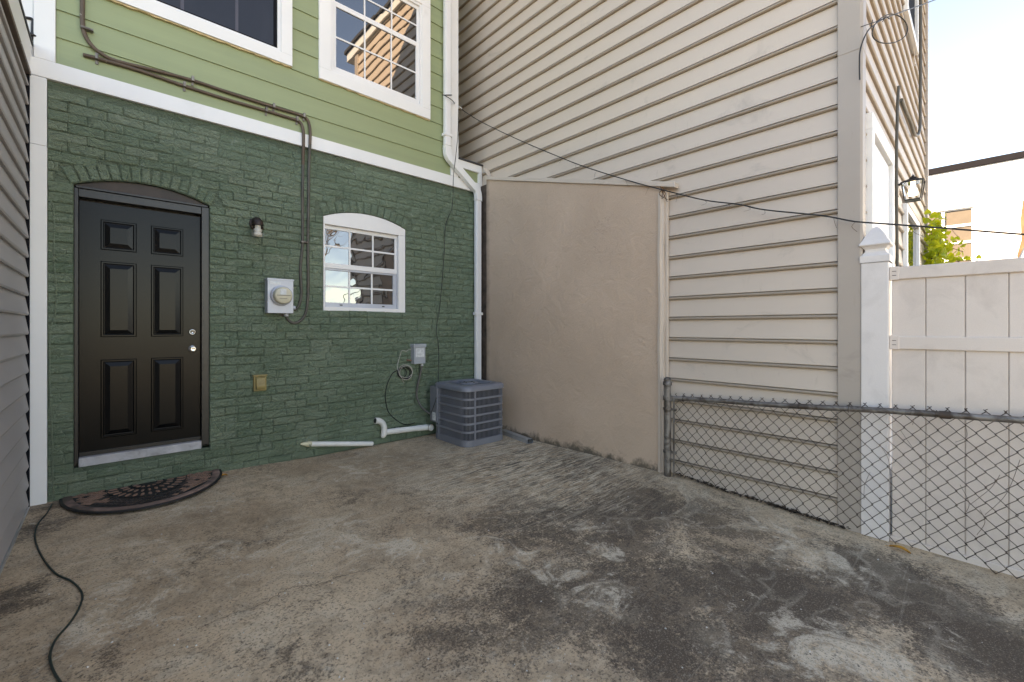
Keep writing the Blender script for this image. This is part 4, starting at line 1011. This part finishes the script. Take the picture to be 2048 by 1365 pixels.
for ring_r, n_, sc_ in ((.075, 7, .75), (.135, 11, .85), (.2, 15, 1.0)):
    for i in range(n_):
        a = math.pi * (i + .5) / n_; o = link('petal', pme, dm)
        o.location = (mcx + 1.12 * ring_r * math.cos(a), mcy - .01 - ring_r * math.sin(a) * hd / .42, mzg + .0122)
        o.rotation_euler = (0, 0, math.pi / 2 - a + math.pi); o.rotation_euler.z = -(a - math.pi / 2); o.scale = (sc_ * .8, sc_ * .62, 1)
b = MB()
for rr_ in (.095, .235):
    b.tube([Vector((mcx + 1.12 * rr_ * math.cos(math.pi * i / 30), mcy - .01 - rr_ * hd / .42 * math.sin(math.pi * i / 30), mzg + .0165)) for i in range(31)], .004, 5)
b.obj('medallion_ring', 'matblack', dm)

# ------------------------------------------------------------------ cords
pts = [G(p[0], p[1], .012) for p in [(100, 401), (106, 412), (108, 440), (108, 522), (111, 560), (112.7, 594), (111, 621), (103, 649), (100, 676), (99, 760), (103, 850), (105, 920), (106, 985), (106.5, 999)]]
b = MB(); b.tube(smooth(pts, 5), .0065, 6); tag(b.obj('painted_cable', 'brick'), 'thin cable painted green running down the wall left of the door', 'cable')
cp_ = [(104, 1008), (100, 1016), (93, 1028), (84, 1038), (75, 1050), (70, 1066), (72, 1086), (80, 1106), (95, 1130), (115, 1150), (140, 1161), (158, 1177), (165, 1193), (157, 1219), (140, 1246), (118, 1271), (105, 1292), (100, 1318), (112, 1352), (150, 1400)]
b = MB(); b.tube(smooth([Gd(*p, .006) for p in cp_], 5), .0048, 7); tag(b.obj('ground_cord', 'darkgreen'), 'dark cord snaking across the concrete in the left corner', 'cord')
# wire from the downspout to the right, along the side wall
wr = thing('overhead_wire', W(1323, 380, .1), 'black wire strung from the downspout across the beige wall to the right', 'wire')
wp = [G(887, 190, .115), G(903, 200, .125), W(917.6, 214.8, .38), W(958.6, 242, .30), W(1035, 279, .22), W(1118.8, 314.5, .16), W(1169.5, 334, .13), W(1250, 359.5, .11), W(1323.8, 379.7, .10), W(1407.8, 400.4, .09), W(1478, 409.4, .09), W(1529, 420, .09), W(1642, 431.6, .08), W(1700, 442, .08),
      W(1724.7, 444.9, .09), W(1839, 453, .09), W(1936, 460.6, .09), W(2048, 469.3, .09), W(2160, 476, .09), W(2400, 482, .09)]
b = MB(); b.tube(smooth(wp, 6), .0055, 6); b.obj('strand', 'black', wr)
b = MB(); b.tube([G(884.5, 190.5, .115), G(903.5, 190.5, .115)], .006, 6); b.obj('tie', 'black', wr)
q = wp[2]; b = MB(); b.tube([q + Vector((-.03, .02, .02)), q + Vector((.035, -.025, -.022))], .014, 8); b.obj('insulator', 'chip', wr)
b = MB(); rr = random.Random(11)
sp_ = smooth(wp, 6)
for i in range(10, len(sp_) - 14, 4):
    if rr.random() < .6:
        p = sp_[i]; b.tube(smooth([p, p + Vector((0, rr.uniform(-.03, .03), -.03)), p + Vector((rr.uniform(-.01, .0), rr.uniform(-.04, .04), -rr.uniform(.03, .08)))], 3), .0012, 4)
for i in range(4): b.tube(smooth([wp[8] + Vector((0, 0, .0)), wp[8] + Vector((.01, rr.uniform(-.05, .05), rr.uniform(-.06, .04))), wp[8] + Vector((.02, rr.uniform(-.06, .02), -.06 - .02 * i))], 4), .003, 5)
b.obj('dead_tendril', 'stem', wr, kind='stuff')
# hanging wire down to the unit
hp = [(917, 218, .30), (916, 260, .24), (914.5, 285, .20), (910, 326, .15), (907.7, 343, .13), (906.4, 366, .125), (906, 392, .10), (904, 416, .08), (901, 425, .08), (897, 434, .08), (891, 454, .06), (888, 512, .05), (883, 578, .05), (878.5, 622, .05), (872.5, 660, .06), (876.7, 689, .10), (877.5, 720, .14), (876.7, 748, .2), (876, 777, .25), (872, 799, .28), (866.5, 815, .27), (861, 829, .25)]
AP = [G(*h) for h in hp]
b = MB(); b.tube(smooth(AP, 5), .0045, 6); hw_ = b.obj('hanging_wire', 'black'); tag(hw_, 'thin black wire hanging down the wall to the air conditioner', 'wire')

# ------------------------------------------------------------------ chain link fence
cf = thing('chain_link_fence', (-.1, -4, -.05), 'low rusty chain link fence along the right side of the concrete yard', 'fence')
CXF = -.115
tp = W(1333, 900, -CXF); pzb = gz(CXF, tp.y) - .02; pzt = W(1331, 768, -CXF).z
tp.y -= .01
b = MB(); b.tube([Vector((CXF, tp.y, pzb)), Vector((CXF, tp.y, pzt))], .031, 16); b.obj('post', 'galv', cf)
b = MB(); b.lathe([(.040, 0), (.040, .03), (.030, .036), (.034, .046), (.030, .062), (.014, .074), (.0, .076)], (CXF, tp.y, pzt - .01), (0, 0, 1), 16); b.obj('post_cap', 'galv', cf)
def railz(y): 
    ya_, za2 = W(1345, 797, -CXF).y, W(1345, 797, -CXF).z; yb_, zb2 = W(2048, 840, -CXF).y, W(2048, 840, -CXF).z
    return za2 + (y - ya_) / (yb_ - ya_) * (zb2 - za2)
yend = -7.6
rp = [Vector((CXF, tp.y - (tp.y - yend) * i / 24, railz(tp.y - (tp.y - yend) * i / 24) + .004 * math.sin(i))) for i in range(25)]
yj = W(1888, 830, -CXF).y
b = MB(); b.tube(rp, .0195, 10); b.obj('top_rail', 'galv', cf)
b = MB(); b.tube([Vector((CXF, yj - .03, railz(yj - .03))), Vector((CXF, yj + .02, railz(yj + .02)))], .024, 10); b.obj('rail_sleeve', 'rustwire', cf)
b = MB(); b.lathe([(.040, -.02), (.040, .02)], (CXF, tp.y, railz(tp.y)), (0, 0, 1), 16); b.box((CXF - .022, tp.y - .075, railz(tp.y) - .022), (CXF + .022, tp.y - .03, railz(tp.y) + .022)); b.obj('rail_end_cup', 'galv', cf, .004)
for zz in (W(1335, 818, -CXF).z, W(1335, 903, -CXF).z):
    b = MB(); b.lathe([(.039, -.010), (.039, .010)], (CXF, tp.y, zz), (0, 0, 1), 16); b.box((CXF - .008, tp.y - .085, zz - .010), (CXF + .008, tp.y - .03, zz + .010)); b.obj('tension_band', 'galv', cf)
b = MB(); b.box((CXF - .004, tp.y - .068, gz(CXF, tp.y) + .01), (CXF + .003, tp.y - .055, railz(tp.y) + .01)); b.obj('tension_bar', 'galv', cf)
HP, VP = .080, .090
b = MB(); y = tp.y - .06; kx = 0; rr = random.Random(4)
while y > yend + .05:
    ztop = railz(y) + .035; zbot = gz(CXF, y) + .012
    nr = int((ztop - zbot) / (VP / 2)); pts = []
    for j in range(nr + 1):
        odd = (j + kx) % 2; hook = .0035 if odd else -.0035
        pts.append(Vector((CXF + .030 + (hook if (j % 2) else -hook) + .012 * mnoise.noise(Vector((y * 1.3, j * .12, 5))), y - (HP / 2 + .003 if odd else -.003) + rr.uniform(-.003, .003), ztop - j * VP / 2 + rr.uniform(-.002, .002))))
    b.tube(pts, .0030, 5, False, False)
    # twisted barb above the rail
    p = pts[0]; b.tube([p, p + Vector((0, (-.012 if kx % 2 == 0 else .012), .010))], .0022, 4)
    y -= HP / 2; kx += 1
b.obj('chain_mesh', 'rustwire', cf)
b = MB()
for (yy) in [tp.y - .16, W(1600, 800, -CXF).y, yj + .03, W(1700, 800, -CXF).y]:
    b.tube([Vector((CXF + .024 * math.cos(a), yy + .002 * a, railz(yy) + .024 * math.sin(a))) for a in [i * .5 for i in range(17)]], .0022, 5)
b.obj('tie_wire', 'rustwire', cf)
b = MB(); rr = random.Random(21)
for (px, py, dx, dy) in [(1740, 945, -12, 55), (1760, 890, 20, 60), (1800, 860, 60, 80), (1920, 970, 8, 60), (1960, 1020, -6, 50), (2040, 920, -70, 110), (1850, 830, -25, 20), (1930, 850, -20, 35), (2000, 950, -60, 60)]:
    p0 = W(px, py, -CXF + .01 - .03); p1 = W(px + dx, py + dy, -CXF + .01 - .03); mid = p0.lerp(p1, .5) + Vector((rr.uniform(-.01, .0), rr.uniform(-.03, .03), rr.uniform(-.03, .02)))
    b.tube(smooth([p0, mid, p1], 6), .0011, 4)
b.obj('dead_vine', 'stem', cf, kind='stuff')

# ------------------------------------------------------------------ white vinyl fence
vf = thing('white_vinyl_fence', (0, -5, -.08), 'tall dirty white vinyl privacy fence with gothic capped post behind chain link', 'fence')
VX = -.030
py0, py1 = W(1720, 700, -VX).y - .004, W(1777.5, 700, -VX).y
zpt = W(1748, 525, -VX).z; zr = W(1779, 534.6, -VX + .0).z
pw = abs(py1 - py0)
b = MB(); b.box((VX, py1, -.16), (VX + pw, py0, zpt)); b.obj('post', 'vpost', vf, .006)
pc = (VX + pw / 2, (py0 + py1) / 2)
def sqring(h, z__): return [(pc[0] - h, pc[1] - h, z__), (pc[0] + h, pc[1] - h, z__), (pc[0] + h, pc[1] + h, z__), (pc[0] - h, pc[1] + h, z__)]
k = pw / 2; cz0 = zpt + .001
prof2 = [(k + .006, 0), (k + .006, .045), (k - .006, .055), (k - .018, .075), (k - .018, .092), (k - .004, .110), (k + .010, .118), (k + .010, .126), (k * .92, .155), (k * .66, .197), (k * .34, .234), (.008, .254)]
vs_ = []; fs = []
for h, dz in prof2: vs_ += sqring(h, cz0 + dz)
for r_ in range(len(prof2) - 1):
    for a in range(4): fs.append((r_ * 4 + a, r_ * 4 + (a + 1) % 4, (r_ + 1) * 4 + (a + 1) % 4, (r_ + 1) * 4 + a))
fs.append(tuple(range(len(vs_) - 4, len(vs_))))
b = MB(); b.add(vs_, fs); b.obj('post_cap', 'vpost', vf, .003)
ye = -8.4
zr0_ = W(1779, 559.5, -VX).z
b = MB(); b.box((VX + .030, ye, zr0_), (VX + .085, py1 - .0015, zr)); 
rail_t = b.obj('top_rail', 'vfence', vf, .006)
zm1, zm0 = W(1779, 672.7, -VX).z, W(1779, 698.6, -VX).z
b = MB(); b.box((VX + .030, ye, zm0), (VX + .085, py1 - .0015, zm1)); b.obj('mid_rail', 'vfence', vf, .006)
b = MB(); b.box((VX + .030, ye, -.14), (VX + .085, py1 - .0015, -.05)); b.obj('bottom_rail', 'vfence', vf, .006)
for (za_, zb_) in ((zr0_, zr), (zm0, zm1)):
    yb2 = W(1797, 600, -VX).y
    b = MB(); b.box((VX + .026, yb2, za_ - .003), (VX + .088, py1 - .001, zb_ + .003)); b.obj('rail_bracket', 'vfence', vf, .003)
    for u in (.33, .66):
        b = MB(); zz = za_ + (zb_ - za_) * u; b.box((VX + .0245, yb2 + .014, zz - .0015), (VX + .027, py1 - .014, zz + .0015)); b.obj('bracket_slot', 'slate', vf)
ys = [W(1784, 700, -VX - .045).y, W(1851.7, 700, -VX - .045).y]; pwid = W(1851.7, 700, -VX - .045).y - W(1930.8, 700, -VX - .045).y
b = MB(); b.box((VX + .058, ye, -.13), (VX + .066, py1 - .03, zr0_ + .008)); b.obj('panel_core', 'vfence', vf)
y = ys[0]; nxt = ys[1]
while y > ye:
    b = MB(); b.box((VX + .046 + random.uniform(0, .0015), nxt + .0025, -.13), (VX + .070, y - .0005, zr0_ + .01)); b.obj('picket', 'vfence', vf, .004)
    y = nxt; nxt = y - pwid
b = MB(); b.box((VX + .0, ye - .13, -.16), (VX + .13, ye - .001, zpt)); b.obj('post', 'vpost', vf, .006)
b = MB(); b.prism([(VX - .005, ye - .135), (VX + .135, ye - .135), (VX + .135, ye + .004), (VX - .005, ye + .004)], zpt + .001, zpt + .05, 'z'); b.obj('post_cap', 'vpost', vf, .01)

# ------------------------------------------------------------------ facade fittings
la = FA(1790, 377); lan = thing('carriage_lantern', (la.x, FY, la.z - .15), 'black glass carriage lantern on the beige house facade above the fence', 'lantern')
lx, lz = la.x, la.z
b = MB(); b.prism(rrect(lx - .045, lx + .045, lz - .09, lz + .075, .03), FY - .012, FY - .028, 'y'); b.obj('back_plate', 'blackwood', lan, .003)
b = MB(); b.tube(smooth([Vector((lx, FY - .028, lz + .02)), Vector((lx, FY - .06, lz + .045)), Vector((lx, FY - .10, lz + .05)), Vector((lx, FY - .13, lz + .04))], 5), .010, 8); b.obj('arm', 'blackwood', lan)
lc = Vector((lx, FY - .13, lz))
def frus(b, z0__, z1__, h0, h1): b.add([(lc.x - h0, lc.y - h0, z0__), (lc.x + h0, lc.y - h0, z0__), (lc.x + h0, lc.y + h0, z0__), (lc.x - h0, lc.y + h0, z0__), (lc.x - h1, lc.y - h1, z1__), (lc.x + h1, lc.y - h1, z1__), (lc.x + h1, lc.y + h1, z1__), (lc.x - h1, lc.y + h1, z1__)], [(3, 2, 1, 0), (4, 5, 6, 7), (0, 1, 5, 4), (1, 2, 6, 5), (2, 3, 7, 6), (3, 0, 4, 7)])
b = MB(); frus(b, lz + .02, lz + .03, .082, .080); frus(b, lz + .0305, lz + .055, .072, .035); frus(b, lz + .0555, lz + .075, .03, .02); b.lathe([(.008, 0), (.014, .01), (.005, .02), (.0, .035)], (lc.x, lc.y, lz + .075), (0, 0, 1), 8); b.obj('roof_cap', 'blackwood', lan)
b = MB(); frus(b, lz - .152, lz - .14, .055, .057); b.obj('base_frame', 'blackwood', lan)
for sx_ in (-1, 1):
    for sy_ in (-1, 1): b = MB(); b.tube([lc + Vector((sx_ * .056, sy_ * .056, -.145)), lc + Vector((sx_ * .076, sy_ * .076, .022))], .006, 5); b.obj('corner_bar', 'blackwood', lan)
b = MB(); frus(b, lz - .139, lz + .019, .052, .071); b.obj('glass_body', 'jar', lan)
b = MB(); b.lathe([(.0, 0), (.034, .004), (.038, .03), (.030, .065), (.018, .08), (.018, .12)], (lc.x, lc.y, lz - .105), (0, 0, 1), 12); b.obj('bulb', 'bulb', lan)
# grey conduits on the facade
q1 = [(1801.6, 186), (1799, 198), (1795.5, 215), (1794, 245), (1793, 300), (1793, 400), (1794, 480), (1794.5, 540)]
b = MB(); P = [FA(*q, .035) for q in q1]; P = [Vector((P[-1].x + (p.x - P[-1].x) * (.35 if i < 4 else 1), p.y, p.z)) for i, p in enumerate(P)]; P.append(Vector((P[-1].x, P[-1].y, .0)))
b.tube(smooth(P, 4), .012, 8); tag(b.obj('facade_conduit', 'cablegrey'), 'grey conduit rising up the facade behind the lantern', 'conduit')
q2 = [(1802.7, 200), (1811, 222), (1820, 242), (1826.9, 264), (1832, 271.5), (1837, 268), (1840, 252), (1840.5, 198), (1841, 100), (1841, 0), (1841, -200)]
b = MB(); b.tube(smooth([FA(*q, .035) for q in q2], 4), .016, 8); tag(b.obj('facade_conduit', 'cablegrey'), 'grey conduit bending along the facade to its far corner', 'conduit')
# telephone drop with a loop, free in the air near the corner
ph = thing('telephone_cable', (.0, FY - .03, 2.9), 'black drop cable tied in a round loop at the corner of the beige house', 'cable')
def AIR(px, py, s): return CAM + ray(px, py) * s
b = MB(); b.tube(smooth([AIR(2100, -90, 6.0), AIR(1960, -35, 4.6), AIR(1870.8, 0, 3.9), AIR(1791.7, 28.6, 3.25), AIR(1760, 42, 3.08), AIR(1748, 51, 3.04), AIR(1736.7, 61, 3.02), AIR(1726, 82, 3.01), AIR(1720, 104, 3.01), AIR(1719, 130, 3.01), AIR(1719.5, 160, 3.015)], 6), .0045, 7)
b.obj('drop', 'black', ph)
b = MB(); b.tube([AIR(1779.6 + 35 * math.cos(a) + 3 * math.sin(2 * a), 58 + 29 * math.sin(a) - 4 * math.cos(a), 3.12 + .06 * math.cos(a)) for a in [2 * math.pi * i / 40 for i in range(41)]], .0038, 7, False); b.obj('loop', 'black', ph)
b = MB(); b.tube([AIR(1722.4, 53.9, 3.03), AIR(1752, 44, 3.07), AIR(1775, 34, 3.16)], .003, 5); b.tube([AIR(1742, 56, 3.03), AIR(1745, 40, 3.03)], .003, 5); b.tube(smooth([AIR(1765, 44, 3.1), AIR(1772, 34, 3.1), AIR(1779, 39, 3.1)], 4), .003, 5); b.obj('tie', 'black', ph)

# ------------------------------------------------------------------ vine by the far corner
vn = thing('climbing_vine', (5.2, FY - .25, -.15), 'yellow green leafy vine at the far corner of the beige house', 'vine')
rr = random.Random(8)
stems = []
for i in range(7):
    x = 4.75 + rr.random() * .75; y = FY - .06 - rr.random() * .10; pts = [Vector((x, y, -.15))]
    tx = rr.uniform(-.15, .2); top = rr.uniform(2.35, 2.9)
    for k in range(1, 7): pts.append(Vector((x + tx * k / 6 + rr.uniform(-.05, .05), y + rr.uniform(-.04, .02), -.15 + (top + .15) * k / 6)))
    if i > 4: pts += [pts[-1] + Vector((.05, -.14, -.03)), pts[-1] + Vector((.1, -.30 - .12 * (i - 5), -.12 - .1 * (i - 5)))]
    stems.append(smooth(pts, 4))
b = MB()
for s_ in stems: b.tube(s_, [.010 - .006 * i / len(s_) for i in range(len(s_))], 5)
b.obj('stems', 'stem', vn)
lf = [(0, 0), (.35, -.12), (.55, .2), (.42, .55), (0, 1.0), (-.42, .55), (-.55, .2), (-.35, -.12)]
b = MB()
for s_ in stems:
    for p in s_:
        if p.z < 1.2: continue
        for _ in range((3 if p.y < FY - .2 else 9) if p.z > 1.8 else 5):
            q = p + Vector((rr.gauss(0, .13), rr.gauss(0, .045), rr.gauss(0, .09))); sc_ = rr.uniform(.04, .10)
            if q.y > FY - .03: q.y = FY - .05
            mx = Matrix.Translation(q) @ Matrix.Rotation(rr.uniform(0, 6.28), 4, 'Z') @ Matrix.Rotation(rr.uniform(.4, 2.2), 4, 'X') @ Matrix.Rotation(rr.uniform(-.6, .6), 4, 'Y')
            vs_ = [mx @ Vector((x * sc_, y * sc_, -.18 * sc_ * abs(x))) for x, y in lf] + [mx @ Vector((0, .35 * sc_, .04 * sc_))]
            b.add(vs_, [(i, (i + 1) % 8, 8) for i in range(8)], True)
b.obj('leaves', 'vine', vn, kind='stuff')

# ------------------------------------------------------------------ far white building
FX = 14.0
fbd = thing('white_flat_roofed_building', (FX + 3, -4, -.16), 'white flat roofed building with dark roof edge beyond the fence', 'building')
def FB(px, py, off=0.0):
    d = ray(px, py); return CAM + d * ((FX - off - CAM.x) / d.x)
yw0, yw1 = FB(1949, 450).y, FB(1949, 450).y + 1.75; zw1, zw0 = FB(1949, 413).z, 2.35
wl_ = MB(); X2 = FX + 6
for (ya_, yb_, za__, zb__) in ((-16, yw0, -.16, 5.88), (yw1, 6, -.16, 5.88), (yw0, yw1, -.16, zw0), (yw0, yw1, zw1, 5.88)): wl_.box((FX, ya_, za__), (X2, yb_, zb__))
wl_.obj('wall', 'farwhite', fbd)
b = MB(); b.box((FX - .05, -16.1, 5.881), (X2, 6.1, 6.06)); b.obj('roof_edge', 'slate', fbd, .01)
b = MB(); b.box((FX + .12, yw0, zw0), (FX + .16, yw1, zw1)); fw = b.obj('window', 'slate', fbd)
ny, nz = 2, 5
vbar = FB(1886, 450).y
cols = [(yw0, vbar), (vbar, yw1)]
for (ya_, yb_) in cols:
    for j in range(nz):
        za__, zb__ = zw0 + (zw1 - zw0) * j / nz, zw0 + (zw1 - zw0) * (j + 1) / nz
        b = MB(); b.box((FX + .08, ya_ + .03, za__ + .03), (FX + .10, yb_ - .03, zb__ - .03)); b.obj('pane', 'tanpane', fw)
for j in range(nz + 1):
    zz = zw0 + (zw1 - zw0) * j / nz; b = MB(); b.box((FX + .05, yw0, zz - .035), (FX + .11, yw1, zz + .035)); b.obj('bar', 'farwhite', fw)
for yy in (yw0 + .02, vbar, yw1 - .02): b = MB(); b.box((FX + .045, yy - .035, zw0), (FX + .112, yy + .035, zw1)); b.obj('bar', 'farwhite', fw)
pp = [FB(2041, 440), FB(2046, 400), FB(2062, 420), FB(2060, 470), FB(2050, 490), FB(2036, 520), FB(2034, 512), FB(2043, 480)]
b = MB(); b.prism([(p.y, p.z) for p in pp], FX - .03, FX + .02, 'x'); b.obj('bare_plaster_patch', 'rustplaster', fbd)

# ------------------------------------------------------------------ bare tree beyond the yard (seen in the window reflections)
def tree(loc, h, seed, label):
    e = thing('bare_tree', loc, label, 'tree'); rr = random.Random(seed); tr = MB(); br = MB()
    def grow(b, p, d, L, r_, dep):
        n = 5; pts = [p]; q = p.copy(); dd = d.copy()
        for i in range(n):
            dd = (dd + Vector((rr.uniform(-.2, .2), rr.uniform(-.2, .2), rr.uniform(-.05, .15)))).normalized(); q = q + dd * (L / n); pts.append(q.copy())
        b.tube(pts, [r_ * (1 - .45 * i / n) for i in range(n + 1)], 6 if dep > 2 else 4)
        if dep == 0: return
        for i in range(3 if dep > 1 else 4):
            k = rr.choice((2, 3, 4, 5)); nd_ = (dd + Vector((rr.uniform(-1, 1), rr.uniform(-1, 1), rr.uniform(-.2, .6)))).normalized()
            grow(br, pts[k], nd_, L * rr.uniform(.55, .8), r_ * .5, dep - 1)
    grow(tr, Vector(loc), Vector((0, 0, 1)), h * .45, .16, 4)
    tr.obj('trunk', 'bark', e); br.obj('branches', 'bark', e)
tree((2.2, -12.5, -.16), 8, 3, 'bare branching tree beyond the fence, seen only reflected in the windows')

# ------------------------------------------------------------------ litter
rr = random.Random(31); b = MB()
for i in range(420):
    u = rr.random(); px = 1345 + u * 340; py = 953 + (px - 1345) * (1058 - 953) / 340; g_ = Gd(px, py)
    q = Vector((min(-.035, g_.x + .06 + rr.gauss(0, .025)), g_.y + rr.gauss(0, .03), 0)); q.z = gz(q.x, q.y) + .006 + rr.random() * .018
    s_ = rr.uniform(.006, .022) * (1 if rr.random() < .8 else 1.6); mx = Matrix.Translation(q) @ Matrix.Rotation(rr.uniform(0, 6.28), 4, 'Z') @ Matrix.Rotation(rr.uniform(-.8, .8), 4, 'X')
    vs_ = [mx @ Vector((x * s_, (y - .4) * s_, .25 * s_ * abs(x))) for x, y in lf]; b.add(vs_, [tuple(range(8))])
o = b.obj('leaf_litter', 'soil'); tag(o, 'dark dead leaf litter along the foot of the chain link fence', 'leaf litter'); o['kind'] = 'stuff'
b = MB()
for i in range(150):
    px, py = rr.uniform(60, 1990), rr.uniform(960, 1360); q = Gd(px, py)
    if q.x > -.2 or q.x < -4.2: continue
    s_ = rr.uniform(.002, .006); q.z = gz(q.x, q.y) + s_ * .6
    mx = Matrix.Translation(q) @ Matrix.Rotation(rr.uniform(0, 6.28), 4, 'Z')
    vs_ = [mx @ Vector(v) * 1 for v in ((-s_, -s_ * .6, -s_ * .5), (s_, -s_ * .7, -s_ * .5), (s_ * .8, s_ * .6, -s_ * .5), (-s_ * .7, s_ * .8, -s_ * .5), (0, 0, s_ * .7))]
    b.add(vs_, [(0, 1, 4), (1, 2, 4), (2, 3, 4), (3, 0, 4), (3, 2, 1, 0)])
o = b.obj('paint_crumbs', 'chip'); tag(o, 'small pale crumbs scattered over the stained concrete', 'debris'); o['kind'] = 'stuff'
def leaf(px, py, ln, rot, m, label, name='fallen_leaf'):
    q = Gd(px, py); b = MB(); n = 8; vs_ = []
    for i in range(n + 1):
        t = i / n; wd = ln * .2 * math.sin(math.pi * min(1, t * .96 + .02)); zc = .006 + .012 * math.sin(math.pi * t)
        vs_ += [((t - .5) * ln, -wd, zc + .01), ((t - .5) * ln, 0, zc), ((t - .5) * ln, wd, zc + .012)]
    fs = []
    for i in range(n): fs += [(i * 3, i * 3 + 1, i * 3 + 4, i * 3 + 3), (i * 3 + 1, i * 3 + 2, i * 3 + 5, i * 3 + 4)]
    mx = Matrix.Translation((q.x, q.y, gz(q.x, q.y))) @ Matrix.Rotation(rot, 4, 'Z')
    b.add([mx @ Vector(v) for v in vs_], fs, True); b.tube([mx @ Vector((.5 * ln, 0, .008)), mx @ Vector((.68 * ln, .01, .006))], .0015, 4)
    tag(b.obj(name, m), label, 'leaf')
leaf(1800, 1103, .11, R_(75), 'leafo', 'orange fallen leaf at the foot of the white vinyl fence')
leaf(448, 955, .06, R_(20), 'leafo', 'small curled brown leaf beside the right end of the doormat')
